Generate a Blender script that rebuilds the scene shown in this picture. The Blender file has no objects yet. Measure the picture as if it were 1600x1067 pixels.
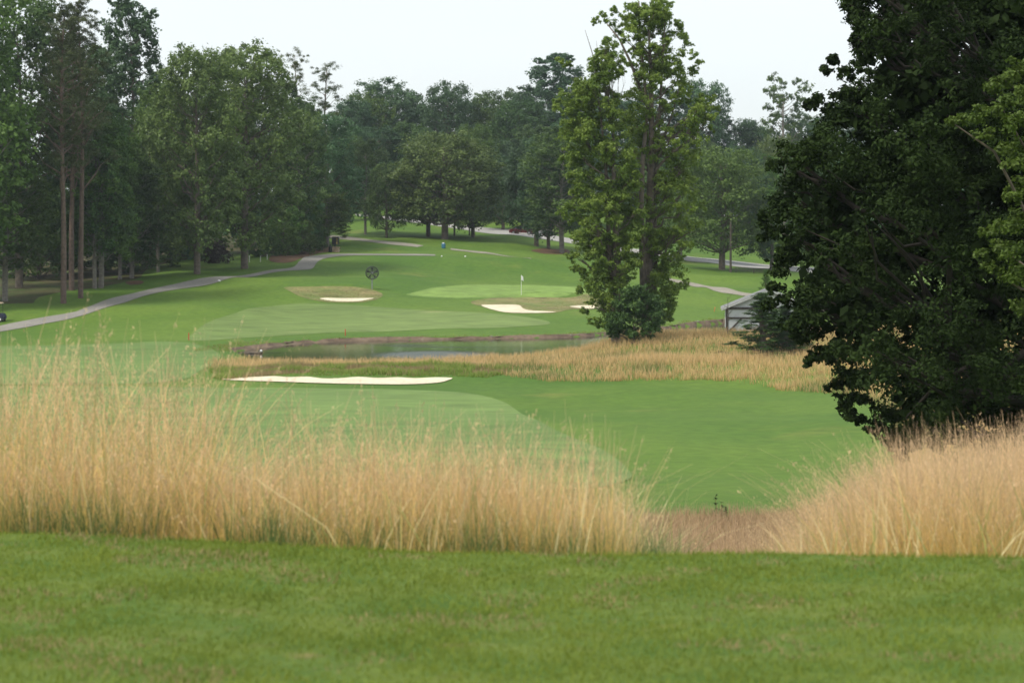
import bpy, math, random
import numpy as np
from mathutils import Vector, geometry
R = math.radians
sc = bpy.context.scene
C = sc.collection
rng = np.random.default_rng(7)
random.seed(7)

# ------------------------------------------------------------------ camera, sky, sun, exposure
FPX, HROW, EYE = 3400.0, 370.0, 1.65          # focal length in photo pixels, horizon row, eye height over the tee
cam_d = bpy.data.cameras.new('camera'); cam = bpy.data.objects.new('camera', cam_d); C.objects.link(cam)
cam.location = (0, 0, EYE); cam.rotation_euler = (R(90), 0, 0)
cam_d.sensor_width = 36; cam_d.lens = 36 * FPX / 1600
cam_d.shift_y = -(533.5 - HROW) / 1600
cam_d.clip_start = 0.3; cam_d.clip_end = 6000
cam_d.dof.use_dof = True; cam_d.dof.focus_distance = 42; cam_d.dof.aperture_fstop = 3.7
sc.camera = cam

SUN_EL, SUN_AZ = 56, -122                       # azimuth measured from the view direction (+Y), negative = left
w = bpy.data.worlds.new('World'); sc.world = w; w.use_nodes = True
nt = w.node_tree; nt.nodes.clear()
sky = nt.nodes.new('ShaderNodeTexSky'); sky.sky_type = 'NISHITA'; sky.sun_disc = False
sky.sun_elevation = R(SUN_EL); sky.sun_rotation = R(SUN_AZ); sky.dust_density = 3; sky.air_density = 1
bg1 = nt.nodes.new('ShaderNodeBackground'); bg1.inputs[1].default_value = 0.05
bg2 = nt.nodes.new('ShaderNodeBackground')     # the even white overcast layer
tc = nt.nodes.new('ShaderNodeTexCoord'); cn = nt.nodes.new('ShaderNodeTexNoise')
mp = nt.nodes.new('ShaderNodeMapping'); mp.inputs['Scale'].default_value = (1, 1, 4)
cn.inputs['Scale'].default_value = 2.2; cn.inputs['Detail'].default_value = 3
cr = nt.nodes.new('ShaderNodeValToRGB')
cr.color_ramp.elements[0].position = .3; cr.color_ramp.elements[0].color = (.78, .83, .84, 1)
cr.color_ramp.elements[1].position = .7; cr.color_ramp.elements[1].color = (.87, .90, .905, 1)
bg2.inputs[1].default_value = 0.92
add = nt.nodes.new('ShaderNodeAddShader'); out = nt.nodes.new('ShaderNodeOutputWorld')
L = nt.links.new
L(sky.outputs[0], bg1.inputs[0]); L(tc.outputs['Generated'], mp.inputs[0]); L(mp.outputs[0], cn.inputs['Vector'])
L(cn.outputs['Fac'], cr.inputs[0]); L(cr.outputs[0], bg2.inputs[0])
L(bg1.outputs[0], add.inputs[0]); L(bg2.outputs[0], add.inputs[1]); L(add.outputs[0], out.inputs[0])
sd = bpy.data.lights.new('sun', 'SUN'); sun = bpy.data.objects.new('sun', sd); C.objects.link(sun)
sd.energy = 3.0; sd.angle = R(10); sd.color = (1, .95, .86)
ce, se = math.cos(R(SUN_EL)), math.sin(R(SUN_EL))
sdir = Vector((math.sin(R(SUN_AZ)) * ce, math.cos(R(SUN_AZ)) * ce, se))
sun.rotation_euler = sdir.to_track_quat('Z', 'Y').to_euler(); sun.location = (0, 0, 60)
sc.view_settings.view_transform = 'Standard'; sc.view_settings.look = 'None'
sc.view_settings.exposure = 0.12; sc.view_settings.gamma = 1; sc.view_settings.use_curve_mapping = False
sc.render.engine = 'CYCLES'
sc.cycles.max_bounces = 6; sc.cycles.diffuse_bounces = 3; sc.cycles.glossy_bounces = 2
sc.cycles.transmission_bounces = 3; sc.cycles.volume_bounces = 0; sc.cycles.transparent_max_bounces = 8
sc.cycles.use_denoising = True
try: sc.cycles.denoiser = 'OPENIMAGEDENOISE'
except Exception: pass

# ------------------------------------------------------------------ helpers
def tag(o, label=None, cat=None, group=None, kind=None):
    if label: o['label'] = label
    if cat: o['category'] = cat
    if group: o['group'] = group
    if kind: o['kind'] = kind
    return o
def empty(name, loc=(0, 0, 0), rz=0, scale=None):
    o = bpy.data.objects.new(name, None); C.objects.link(o); o.location = loc; o.rotation_euler = (0, 0, rz)
    o.empty_display_size = .2
    if scale: o.scale = scale
    return o
def np_mesh(name, V, F, mat=None, smooth=False, attr=None, col=None):
    V = np.asarray(V, dtype=np.float32); F = np.asarray(F, dtype=np.int32)
    me = bpy.data.meshes.new(name); n, k = F.shape
    me.vertices.add(len(V)); me.vertices.foreach_set('co', V.ravel())
    me.loops.add(n * k); me.loops.foreach_set('vertex_index', F.ravel())
    me.polygons.add(n); me.polygons.foreach_set('loop_start', np.arange(0, n * k, k, dtype=np.int32))
    me.polygons.foreach_set('loop_total', np.full(n, k, dtype=np.int32))
    if smooth: me.polygons.foreach_set('use_smooth', np.ones(n, dtype=bool))
    if attr is not None:
        a = me.attributes.new('tint', 'FLOAT', 'POINT'); a.data.foreach_set('value', np.asarray(attr, dtype=np.float32))
    if col is not None:
        a = me.attributes.new('along', 'FLOAT', 'POINT'); a.data.foreach_set('value', np.asarray(col, dtype=np.float32))
    me.update(calc_edges=True)
    if mat: me.materials.append(mat)
    return me
def link(name, me, parent=None, loc=None):
    o = bpy.data.objects.new(name, me); C.objects.link(o)
    if parent: o.parent = parent
    if loc is not None: o.location = loc
    return o

class MB:                                       # collects boxes, tubes, discs into one mesh
    def __init__(s): s.v = []; s.f = []
    def add(s, v, f):
        b = len(s.v); s.v += [tuple(p) for p in v]; s.f += [tuple(b + i for i in q) for q in f]; return s
    def box(s, c, d, rot=None):
        x, y, z = d[0] / 2, d[1] / 2, d[2] / 2
        v = [Vector((a * x, b * y, e * z)) for a in (-1, 1) for b in (-1, 1) for e in (-1, 1)]
        if rot is not None:
            from mathutils import Euler
            m = Euler(rot).to_matrix(); v = [m @ p for p in v]
        v = [p + Vector(c) for p in v]
        return s.add(v, [(0, 1, 3, 2), (4, 6, 7, 5), (0, 4, 5, 1), (2, 3, 7, 6), (0, 2, 6, 4), (1, 5, 7, 3)])
    def tube(s, pts, rad, n=8, cap=True):
        pts = [Vector(p) for p in pts]; k = len(pts)
        if not hasattr(rad, '__len__'): rad = [rad] * k
        v = []; f = []
        for i, p in enumerate(pts):
            t = (pts[min(i + 1, k - 1)] - pts[max(i - 1, 0)]).normalized()
            a = t.cross(Vector((0, 1, 0.01)) if abs(t.y) < .9 else Vector((1, 0, 0))).normalized(); b = t.cross(a)
            for j in range(n):
                th = 2 * math.pi * j / n
                v.append(p + (a * math.cos(th) + b * math.sin(th)) * rad[i])
        for i in range(k - 1):
            for j in range(n):
                f.append((i * n + j, i * n + (j + 1) % n, (i + 1) * n + (j + 1) % n, (i + 1) * n + j))
        if cap: f.append(tuple(range(n))[::-1]); f.append(tuple(range((k - 1) * n, k * n)))
        return s.add(v, f)
    def ball(s, c, r, n=8, m=6):
        r = (r, r, r) if not hasattr(r, '__len__') else r
        v = []; f = []
        for i in range(m + 1):
            ph = math.pi * i / m
            for j in range(n):
                th = 2 * math.pi * j / n
                v.append((c[0] + r[0] * math.sin(ph) * math.cos(th), c[1] + r[1] * math.sin(ph) * math.sin(th), c[2] + r[2] * math.cos(ph)))
        for i in range(m):
            for j in range(n):
                f.append((i * n + j, (i + 1) * n + j, (i + 1) * n + (j + 1) % n, i * n + (j + 1) % n))
        return s.add(v, f)
    def torus(s, c, Rr, r, n=28, m=6):          # ring in the XZ plane
        v = []; f = []
        for i in range(n):
            a = 2 * math.pi * i / n
            for j in range(m):
                b = 2 * math.pi * j / m; q = Rr + r * math.cos(b)
                v.append((c[0] + q * math.cos(a), c[1] + r * math.sin(b), c[2] + q * math.sin(a)))
        for i in range(n):
            for j in range(m):
                f.append((i * m + j, i * m + (j + 1) % m, ((i + 1) % n) * m + (j + 1) % m, ((i + 1) % n) * m + j))
        return s.add(v, f)
    def build(s, name, mat, parent=None, loc=None, smooth=False):
        me = bpy.data.meshes.new(name); me.from_pydata(s.v, [], s.f); me.materials.append(mat)
        if smooth: me.polygons.foreach_set('use_smooth', [True] * len(me.polygons))
        me.update()
        return link(name, me, parent, loc)

# ------------------------------------------------------------------ materials
def mat_new(name):
    m = bpy.data.materials.new(name); m.use_nodes = True; nt = m.node_tree
    return m, nt, nt.nodes['Principled BSDF']
def plain(name, col, rough=.7, metal=0, var=.15, scale=6, bump=0):
    m, nt, b = mat_new(name)
    b.inputs['Roughness'].default_value = rough; b.inputs['Metallic'].default_value = metal
    n = nt.nodes.new('ShaderNodeTexNoise'); n.inputs['Scale'].default_value = scale; n.inputs['Detail'].default_value = 5
    t = nt.nodes.new('ShaderNodeTexCoord'); nt.links.new(t.outputs['Object'], n.inputs['Vector'])
    r = nt.nodes.new('ShaderNodeValToRGB')
    r.color_ramp.elements[0].position = .3; r.color_ramp.elements[1].position = .7
    r.color_ramp.elements[0].color = tuple(c * (1 - var) for c in col) + (1,)
    r.color_ramp.elements[1].color = tuple(min(1, c * (1 + var)) for c in col) + (1,)
    nt.links.new(n.outputs['Fac'], r.inputs[0]); nt.links.new(r.outputs[0], b.inputs['Base Color'])
    if bump:
        bp = nt.nodes.new('ShaderNodeBump'); bp.inputs['Distance'].default_value = bump
        nt.links.new(n.outputs['Fac'], bp.inputs['Height']); nt.links.new(bp.outputs[0], b.inputs['Normal'])
    return m
def turf(name, a, b_, c=None, s1=.05, s2=.6, s3=6, cmix=.55, stretch=(1, 1, 1), bump=.02, rough=.85, grain=1.0):
    """grass: large mottling a<->b, dry spots c, fine grain"""
    m, nt, b = mat_new(name); N = nt.nodes.new; K = nt.links.new
    b.inputs['Roughness'].default_value = rough; b.inputs['Specular IOR Level'].default_value = .15
    t = N('ShaderNodeTexCoord'); mp = N('ShaderNodeMapping'); mp.inputs['Scale'].default_value = stretch
    K(t.outputs['Object'], mp.inputs[0])
    def noise(s, d=6):
        n = N('ShaderNodeTexNoise'); n.inputs['Scale'].default_value = s; n.inputs['Detail'].default_value = d
        n.inputs['Roughness'].default_value = .62
        K(mp.outputs[0], n.inputs['Vector']); return n
    def ramp(src, p0, p1, c0, c1):
        r = N('ShaderNodeValToRGB'); e = r.color_ramp.elements
        e[0].position = p0; e[1].position = p1; e[0].color = c0; e[1].color = c1; K(src, r.inputs[0]); return r
    n1 = noise(s1); r1 = ramp(n1.outputs['Fac'], .36, .64, a + (1,), b_ + (1,))
    cur = r1.outputs[0]
    if c:
        n2 = noise(s2); r2 = ramp(n2.outputs['Fac'], cmix, cmix + .13, (0, 0, 0, 1), (.75, .75, .75, 1))
        mx = N('ShaderNodeMix'); mx.data_type = 'RGBA'; K(r2.outputs[0], mx.inputs[0]); K(cur, mx.inputs[6]); mx.inputs[7].default_value = c + (1,)
        cur = mx.outputs[2]
    n3 = noise(s3, 8); r3 = ramp(n3.outputs['Fac'], .3, .72, (1 - .28 * grain,) * 3 + (1,), (1 + .25 * grain, 1 + .25 * grain, 1 + .2 * grain, 1))
    m3 = N('ShaderNodeMix'); m3.data_type = 'RGBA'; m3.blend_type = 'MULTIPLY'; m3.inputs[0].default_value = 1
    K(cur, m3.inputs[6]); K(r3.outputs[0], m3.inputs[7]); K(m3.outputs[2], b.inputs['Base Color'])
    if bump:
        bp = N('ShaderNodeBump'); bp.inputs['Distance'].default_value = bump; bp.inputs['Strength'].default_value = .8
        K(n3.outputs['Fac'], bp.inputs['Height']); K(bp.outputs[0], b.inputs['Normal'])
    return m
def leaf(name, dark, light, trans=.3, rv=.12, rough=.55, spec=.25):
    """leaf colour: each leaf has its own tint, each tree its own shade"""
    m, nt, b = mat_new(name); N = nt.nodes.new; K = nt.links.new
    at = N('ShaderNodeAttribute'); at.attribute_name = 'tint'
    r = N('ShaderNodeValToRGB'); r.color_ramp.elements[0].color = dark + (1,); r.color_ramp.elements[1].color = light + (1,)
    K(at.outputs['Fac'], r.inputs[0])
    oi = N('ShaderNodeObjectInfo'); hs = N('ShaderNodeHueSaturation')
    m1 = N('ShaderNodeMapRange'); m1.inputs[3].default_value = 1 - rv * 2; m1.inputs[4].default_value = 1 + rv * 2
    m2 = N('ShaderNodeMapRange'); m2.inputs[3].default_value = .5 - rv * .12; m2.inputs[4].default_value = .5 + rv * .12
    K(oi.outputs['Random'], m1.inputs[0]); K(m1.outputs[0], hs.inputs['Value'])
    mt = N('ShaderNodeMath'); mt.operation = 'FRACT'; ml = N('ShaderNodeMath'); ml.operation = 'MULTIPLY'; ml.inputs[1].default_value = 7.3
    K(oi.outputs['Random'], ml.inputs[0]); K(ml.outputs[0], mt.inputs[0]); K(mt.outputs[0], m2.inputs[0]); K(m2.outputs[0], hs.inputs['Hue'])
    K(r.outputs[0], hs.inputs['Color']); K(hs.outputs[0], b.inputs['Base Color'])
    b.inputs['Roughness'].default_value = rough; b.inputs['Specular IOR Level'].default_value = spec
    tr = N('ShaderNodeBsdfTranslucent'); mx = N('ShaderNodeMixShader'); mx.inputs[0].default_value = trans
    K(hs.outputs[0], tr.inputs[0]); K(b.outputs[0], mx.inputs[1]); K(tr.outputs[0], mx.inputs[2])
    K(mx.outputs[0], nt.nodes['Material Output'].inputs[0])
    return m
def straw(name, stops, trans=.25, var=((.8, .8, .8), (1.2, 1.15, 1.05)), green=None):
    """dry grass: colour changes from the foot of a stem to its seed head, each stem varies"""
    m, nt, b = mat_new(name); N = nt.nodes.new; K = nt.links.new
    at = N('ShaderNodeAttribute'); at.attribute_name = 'along'
    r = N('ShaderNodeValToRGB'); e = r.color_ramp.elements
    e[0].position, e[0].color = stops[0][0], stops[0][1] + (1,); e[1].position, e[1].color = stops[-1][0], stops[-1][1] + (1,)
    for p, c in stops[1:-1]: q = e.new(p); q.color = c + (1,)
    K(at.outputs['Fac'], r.inputs[0])
    a2 = N('ShaderNodeAttribute'); a2.attribute_name = 'tint'
    r2 = N('ShaderNodeValToRGB'); r2.color_ramp.elements[0].color = var[0] + (1,); r2.color_ramp.elements[1].color = var[1] + (1,)
    K(a2.outputs['Fac'], r2.inputs[0])
    mx = N('ShaderNodeMix'); mx.data_type = 'RGBA'; mx.blend_type = 'MULTIPLY'; mx.inputs[0].default_value = 1
    K(r.outputs[0], mx.inputs[6]); K(r2.outputs[0], mx.inputs[7]); cur = mx.outputs[2]
    if green:                                    # a share of the stems is still green
        gr = N('ShaderNodeValToRGB'); gr.color_ramp.interpolation = 'CONSTANT'
        gr.color_ramp.elements[0].color = (1, 1, 1, 1); gr.color_ramp.elements[1].position = green[1]; gr.color_ramp.elements[1].color = (0, 0, 0, 1)
        K(a2.outputs['Fac'], gr.inputs[0]); g = N('ShaderNodeMix'); g.data_type = 'RGBA'
        K(gr.outputs[0], g.inputs[0]); K(cur, g.inputs[6]); g.inputs[7].default_value = green[0] + (1,); cur = g.outputs[2]
    K(cur, b.inputs['Base Color']); b.inputs['Roughness'].default_value = .7; b.inputs['Specular IOR Level'].default_value = .2
    tr = N('ShaderNodeBsdfTranslucent'); ms = N('ShaderNodeMixShader'); ms.inputs[0].default_value = trans
    K(cur, tr.inputs[0]); K(b.outputs[0], ms.inputs[1]); K(tr.outputs[0], ms.inputs[2]); K(ms.outputs[0], nt.nodes['Material Output'].inputs[0])
    return m

M = {}
M['rough'] = turf('rough_turf', (.062, .126, .016), (.104, .168, .024), (.17, .18, .042), s1=.05, s2=.075, s3=1.6, cmix=.60, stretch=(1, .8, 1), bump=.03, grain=.6)
M['tee'] = turf('tee_turf', (.064, .122, .017), (.118, .162, .028), (.22, .175, .07), grain=.8, s1=2.0, s2=3.6, s3=22, cmix=.60, stretch=(.8, 1, 1), bump=.03)
M['fairway'] = turf('fairway_turf', (.112, .178, .048), (.140, .210, .060), None, s1=.06, s3=.7, bump=0, stretch=(.4, 1, 1))
M['fairway_far'] = turf('far_fairway_turf', (.125, .182, .052), (.160, .220, .068), (.19, .20, .085), s1=.05, s2=.2, s3=.8, cmix=.62, bump=0, stretch=(.4, 1, 1))
M['green'] = turf('green_turf', (.155, .240, .055), (.180, .27, .066), None, s1=.05, s3=.5, bump=0)
M['tan'] = turf('dry_bank_turf', (.125, .165, .045), (.24, .20, .09), (.115, .09, .05), s1=.28, s2=.35, s3=2.2, cmix=.54, bump=.12)
M['collar'] = turf('collar_turf', (.12, .20, .045), (.155, .235, .055), None, s1=.08, s3=1, bump=0)
M['sand'] = turf('bunker_sand', (.58, .50, .37), (.68, .60, .45), None, s1=.5, s3=5, bump=.03, rough=.95)
M['path'] = turf('path_asphalt', (.20, .19, .17), (.25, .235, .21), (.15, .145, .135), s1=.2, s2=.4, s3=5, cmix=.6, bump=.01)
M['road'] = turf('road_asphalt', (.30, .29, .275), (.37, .36, .34), (.24, .235, .225), s1=.1, s2=.3, s3=4, cmix=.6, bump=.01)
M['path_far'] = turf('far_path_concrete', (.24, .22, .18), (.29, .265, .22), (.20, .185, .15), s1=.2, s2=.4, s3=5, cmix=.6, bump=.01)
M['road_dark'] = turf('dark_asphalt', (.14, .14, .14), (.17, .17, .17), None, s1=.2, s3=4, bump=.01)  # darker tone for the strip on the road
M['mud'] = turf('shore_mud', (.10, .070, .048), (.18, .13, .09), (.26, .22, .16), s1=.5, s2=1.3, s3=3, cmix=.6, bump=.15)
M['mulch'] = turf('mulch', (.09, .05, .03), (.14, .085, .05), (.06, .09, .025), s1=.3, s2=.4, s3=4, cmix=.56, bump=.08)
M['litter'] = turf('woodland_litter', (.05, .055, .02), (.085, .07, .033), (.06, .10, .022), s1=.25, s2=.3, s3=3, cmix=.5, bump=.1)

# ------------------------------------------------------------------ terrain: depth below eye level by viewing column
COLS = {
 -2600: [(14,3.0),(30,5.0),(60,6.5),(120,7),(200,6),(300,3),(420,-2),(600,-8),(1400,-20)],
 -600:  [(13,2.3),(20,3.2),(40,5.6),(70,8),(120,9),(180,9.0),(230,7.6),(300,4),(400,0),(600,-6),(1400,-16)],
 0:     [(12.7,1.95),(14,2.15),(20,3.0),(40,6),(70,8.5),(100,9.1),(136,9.25),(160,9.3),(185,9.22),(200,9.1),(208,8.85),(216,8.35),(230,6.9),(250,5.6),(275,4.5),(310,3),(400,.5),(500,-4),(1400,-16)],
 300:   [(12.5,1.95),(14,2.2),(20,3.1),(40,6),(62,7.7),(100,8.9),(136,9.2),(158,9.25),(178,9.2),(196,9.05),(215,8.2),(240,6.4),(262,4.6),(280,3.7),(300,2.7),(345,.8),(400,-2),(500,-8),(1400,-20)],
 450:   [(12.3,1.95),(14,2.25),(20,3.2),(40,6),(62,7.6),(100,8.75),(133,9.05),(137,9.0),(140,8.75),(146,8.68),(155,9.15),(162,9.3),(195,9.3),(203,8.95),(220,8.3),(235,7.25),(243,6.4),(252,5.3),(272,4.1),(287,3.1),(297,2.45),(320,1.5),(345,.4),(385,-2.4),(410,-4),(500,-9),(1400,-20)],
 600:   [(12.1,1.95),(14,2.3),(20,3.3),(40,6),(61,7.5),(100,8.65),(133,9.0),(137,8.95),(140,8.7),(146,8.66),(155,9.15),(162,9.3),(197,9.3),(205,8.95),(220,8.3),(235,7.4),(243,6.7),(250,5.9),(272,4.7),(295,2.65),(302,2.4),(320,1.35),(330,.85),(345,0.2),(365,-1.4),(385,-2.9),(410,-4.2),(450,-7),(520,-10),(1400,-20)],
 800:   [(12,1.95),(14,2.35),(20,3.45),(30,4.8),(45,6.3),(52,6.95),(60,7.4),(80,8.1),(100,8.6),(133,9.0),(140,8.8),(150,8.75),(158,8.8),(165,9.2),(200,9.3),(207,8.95),(220,8.3),(235,7.45),(245,6.85),(272,6.16),(288,4.4),(305,2.5),(312,2.2),(325,1.75),(345,.6),(365,-.6),(385,-1.9),(410,-3.6),(450,-7),(520,-10),(1400,-20)],
 900:   [(11.9,1.95),(14,2.4),(20,3.55),(30,4.95),(45,6.4),(52,6.95),(60,7.4),(80,8.1),(100,8.6),(133,9.0),(142,8.65),(150,8.4),(160,8.3),(168,9.0),(200,9.3),(214,8.95),(228,8.0),(240,7.2),(250,6.7),(275,6.1),(290,4.6),(308,3.1),(325,2.5),(345,1.7),(365,.6),(385,-.6),(410,-2.6),(450,-6),(520,-9),(1400,-20)],
 1000:  [(11.8,1.95),(14,2.45),(20,3.6),(30,5.0),(45,6.4),(52,6.95),(60,7.4),(80,8.1),(100,8.6),(133,8.95),(142,8.55),(150,8.15),(163,7.35),(172,7.9),(185,9.1),(215,9.3),(228,8.9),(245,7.9),(262,6.9),(275,6.1),(290,5.2),(310,4.3),(335,3.1),(365,1.0),(400,-1.5),(450,-5.5),(520,-9),(1400,-20)],
 1200:  [(11.5,1.95),(14,2.5),(20,3.65),(30,5.0),(45,6.4),(52,6.95),(60,7.4),(80,8.0),(100,8.5),(126,8.85),(140,8.3),(150,8.0),(163,7.45),(172,7.5),(185,8.3),(210,9.0),(235,9.2),(250,8.4),(262,7.3),(275,6.4),(290,5.6),(310,5.1),(335,4.4),(365,2.4),(400,0),(450,-4.5),(520,-8),(1400,-20)],
 1400:  [(11.4,1.95),(14,2.35),(20,3.15),(30,4.5),(45,5.9),(56,6.6),(68,7.2),(90,8.0),(110,8.3),(126,8.2),(150,7.6),(165,7.4),(200,7.8),(235,7.8),(275,6.5),(310,5.4),(365,3),(420,0),(520,-7),(1400,-20)],
 1600:  [(11.4,1.95),(14,2.25),(20,2.95),(35,4.4),(50,5.35),(70,6.2),(90,6.9),(120,7.3),(165,7.2),(250,6.8),(310,5.2),(420,0),(520,-6),(1400,-20)],
 2200:  [(11.4,2.0),(14,2.3),(20,2.9),(35,4.2),(50,5.0),(90,6),(150,6),(250,5),(420,0),(1400,-20)],
 4200:  [(14,2.6),(30,4),(60,4.5),(120,4),(250,2),(420,-3),(1400,-20)],
}
DG = np.arange(10, 1400.5, .5)
cpx = np.array(sorted(COLS)); TAB = []
def smooth_profile(p, wmul=1.0):
    d = np.array([a for a, b in p]); h = np.array([b for a, b in p]); f = np.interp(DG, d, h)
    out = f.copy()
    for k in range(2):                           # smoothing window grows with distance
        cs = np.concatenate([[0], np.cumsum(out)])
        wnd = np.clip((DG * .011 * wmul / .5), .6, 10).astype(int)
        i = np.arange(len(DG)); a = np.clip(i - wnd, 0, len(DG) - 1); b = np.clip(i + wnd, 0, len(DG) - 1)
        out = (cs[b + 1] - cs[a]) / (b + 1 - a)
    return out
for c_ in cpx: TAB.append(smooth_profile(COLS[c_]))
TAB = np.array(TAB)
EDGE_PX = np.array([-2600, 0, 300, 600, 900, 1600, 4200]); EDGE_D = np.array([12.6, 12.25, 12.1, 11.75, 11.5, 11.35, 11.3])
BUMPS = [(520,249,4.5,2.2,.35),(565,250,3,2,.25),(800,246,4,1.8,.30),(845,246.5,3,1.8,.38),(912,247,3.5,1.8,.35),
         (760,293,16,5,.45),(640,284,10,4,-.3),(560,262,9,4,.35),(870,297,12,5,.5),(700,270,12,3,.25),(480,262,8,4,-.2),
         (1090,268,9,4,.4),(1150,288,12,4,.35),(300,224,12,6,.25),(140,222,12,5,.2),(380,255,12,4,.3),
         (760,82,9,12,.2),(1100,95,14,10,.22),(1250,72,8,8,-.2),(900,112,12,8,-.15),
         (330,176,5,5,.12),(1090,141,9,5,.25),(1250,133,9,6,.2),(900,144,8,4,.12)]
POND_H = 9.35
def pxpt(px, row, h): D = h * FPX / (row - HROW); return ((px - 800) / FPX * D, D)
POND_PX = [(362,550),(380,547.5),(400,545),(430,541),(470,537),(520,534.5),(560,533),(620,531.5),(700,530.5),(800,529),(900,526.5),(945,523),(1000,518),(1060,512),(1100,508),(1140,505),(1190,503),
           (1215,512),(1150,520),(1080,528),(1010,540),(930,548),(850,557),(740,563),(600,568),(450,571),(405,568),(388,561),(372,555)]
POND = np.array([pxpt(a, b, POND_H) for a, b in POND_PX])
def densify(P, step, closed=True):
    P = np.asarray(P, float); n = len(P); out = []
    rngi = range(n) if closed else range(n - 1)
    for i in rngi:
        if closed: p0, p1, p2, p3 = P[(i - 1) % n], P[i], P[(i + 1) % n], P[(i + 2) % n]
        else: p0, p1, p2, p3 = P[max(i - 1, 0)], P[i], P[i + 1], P[min(i + 2, n - 1)]
        k = max(1, int(np.linalg.norm(p2 - p1) / step)); k = min(k, 60)
        for j in range(k):
            t = j / k
            out.append(.5 * ((2 * p1) + (-p0 + p2) * t + (2 * p0 - 5 * p1 + 4 * p2 - p3) * t * t + (-p0 + 3 * p1 - 3 * p2 + p3) * t ** 3))
    if not closed: out.append(P[-1])
    return np.array(out)
PONDS = densify(POND, 1.6)
def inside(X, Y, P):
    r = np.zeros(X.shape, bool); n = len(P)
    for i in range(n):
        x1, y1 = P[i]; x2, y2 = P[(i + 1) % n]
        if y1 == y2: continue
        c = ((y1 > Y) != (y2 > Y)) & (X < (x2 - x1) * (Y - y1) / (y2 - y1) + x1); r ^= c
    return r
def sdist(X, Y, P):                              # distance to outline, negative inside
    d = np.full(X.shape, 1e9); n = len(P)
    for i in range(n):
        a = P[i]; b = P[(i + 1) % n]; ab = b - a; L2 = ab @ ab + 1e-12
        t = np.clip(((X - a[0]) * ab[0] + (Y - a[1]) * ab[1]) / L2, 0, 1)
        d = np.minimum(d, np.hypot(X - a[0] - t * ab[0], Y - a[1] - t * ab[1]))
    return np.where(inside(X, Y, P), -d, d)
def sst(a, b, x): t = np.clip((x - a) / (b - a), 0, 1); return t * t * (3 - 2 * t)
def H(X, Y, pond=True):                          # metres below eye level
    X = np.asarray(X, float); Y = np.asarray(Y, float)
    Yc = np.maximum(Y, 10.0); px = np.clip(X / Yc * FPX + 800, cpx[0], cpx[-1] - 1)
    i = np.clip(np.searchsorted(cpx, px, 'right') - 1, 0, len(cpx) - 2)
    t = (px - cpx[i]) / (cpx[i + 1] - cpx[i]); t = t * t * (3 - 2 * t) * .6 + t * .4
    q = np.clip((Yc - 10) / .5, 0, len(DG) - 1.001); j = q.astype(int); fr = q - j
    h0 = TAB[i, j] * (1 - fr) + TAB[i, j + 1] * fr; h1 = TAB[i + 1, j] * (1 - fr) + TAB[i + 1, j + 1] * fr
    h = h0 * (1 - t) + h1 * t
    for bx, bd, sx, sy, a in BUMPS:
        cx = (bx - 800) / FPX * bd
        h = h - a * np.exp(-((X - cx) / sx) ** 2 - ((Y - bd) / sy) ** 2)
    und = .07 * np.sin(X * .21 + 1.3 * np.sin(Y * .13)) * np.sin(Y * .17 + .8) + .03 * np.sin(X * .53 + Y * .31)
    h = h + und * sst(20, 60, Y) * (1 + sst(200, 300, Y))
    if pond:
        d = np.full(X.shape, 50.0); m = (Y > 145) & (Y < 262) & (X > -40) & (X < 50)
        if m.any(): d[m] = sdist(X[m], Y[m], PONDS)
        h = np.minimum(h, np.where(d > 0, POND_H + .05 - .30 * sst(0, .45, d), 99))
        h = np.where(d < 0, np.maximum(h, POND_H + .05 + .9 * sst(0, 3, -d)), h)
    ed = np.interp(px, EDGE_PX, EDGE_D)
    ed = ed + .035 * np.sin(X * 1.7) + .02 * np.sin(X * 5.1 + 1)
    tee = EYE + .018 * np.sin(X * 1.3 + Y * .7) + .012 * np.sin(Y * 2.1 - X * .8)
    k = sst(-.25, .55, Y - ed); h = tee * (1 - k) + h * k
    return h
def gz(X, Y): return EYE - H(X, Y)
def gz1(x, y): return float(gz(np.array([x]), np.array([y]))[0])
def hit(px, row, dmin=24.0, dmax=700.0):
    D = np.arange(dmin, dmax, .1); X = (px - 800) / FPX * D
    g = H(X, D); ray = (row - HROW) / FPX * D
    k = np.nonzero(ray >= g)[0]
    if not len(k): return (X[-1], D[-1])
    k = k[0]
    return (X[k], D[k])
def at(px, D): x = (px - 800) / FPX * D; return (x, D, gz1(x, D))

# ground mesh ------------------------------------------------------
rows = np.concatenate([[-60, -30, -12, -4, 0, 3, 5], np.arange(6, 11, .25), np.arange(11, 13.4, .08), np.arange(13.5, 60, 1.0), np.arange(60, 188, 1.3),
                       np.arange(188, 250, .45), np.arange(250, 310, .8), np.arange(310, 430, 2), np.arange(430, 700, 15), [750, 850, 1000, 1200, 1400]])
cols = np.concatenate([[-4200, -3000, -2200, -1700, -1300, -1000, -800], np.arange(-600, -60, 40), np.arange(-60, 1661, 10), np.arange(1700, 2300, 40), [2400, 2700, 3100, 3700, 4600, 5800]])
Cc, Rr = np.meshgrid(cols, rows)
Xg = (Cc - 800) / FPX * np.where(Rr > 12, Rr, 12 + (12 - Rr) * .25)
Zg = gz(Xg, Rr)
Zg = np.where(Rr < 6, EYE - EYE, Zg)
nr, ncl = Cc.shape
V = np.stack([Xg, Rr, Zg], -1).reshape(-1, 3)
idx = np.arange(nr * ncl).reshape(nr, ncl)
F = np.stack([idx[:-1, :-1], idx[:-1, 1:], idx[1:, 1:], idx[1:, :-1]], -1).reshape(-1, 4)
me = np_mesh('ground', V, F, M['tee'], smooth=True); me.materials.append(M['rough'])
rr_ = np.repeat(rows[:-1], ncl - 1); me.polygons.foreach_set('material_index', (rr_ > 13.3).astype(np.int32))
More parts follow.
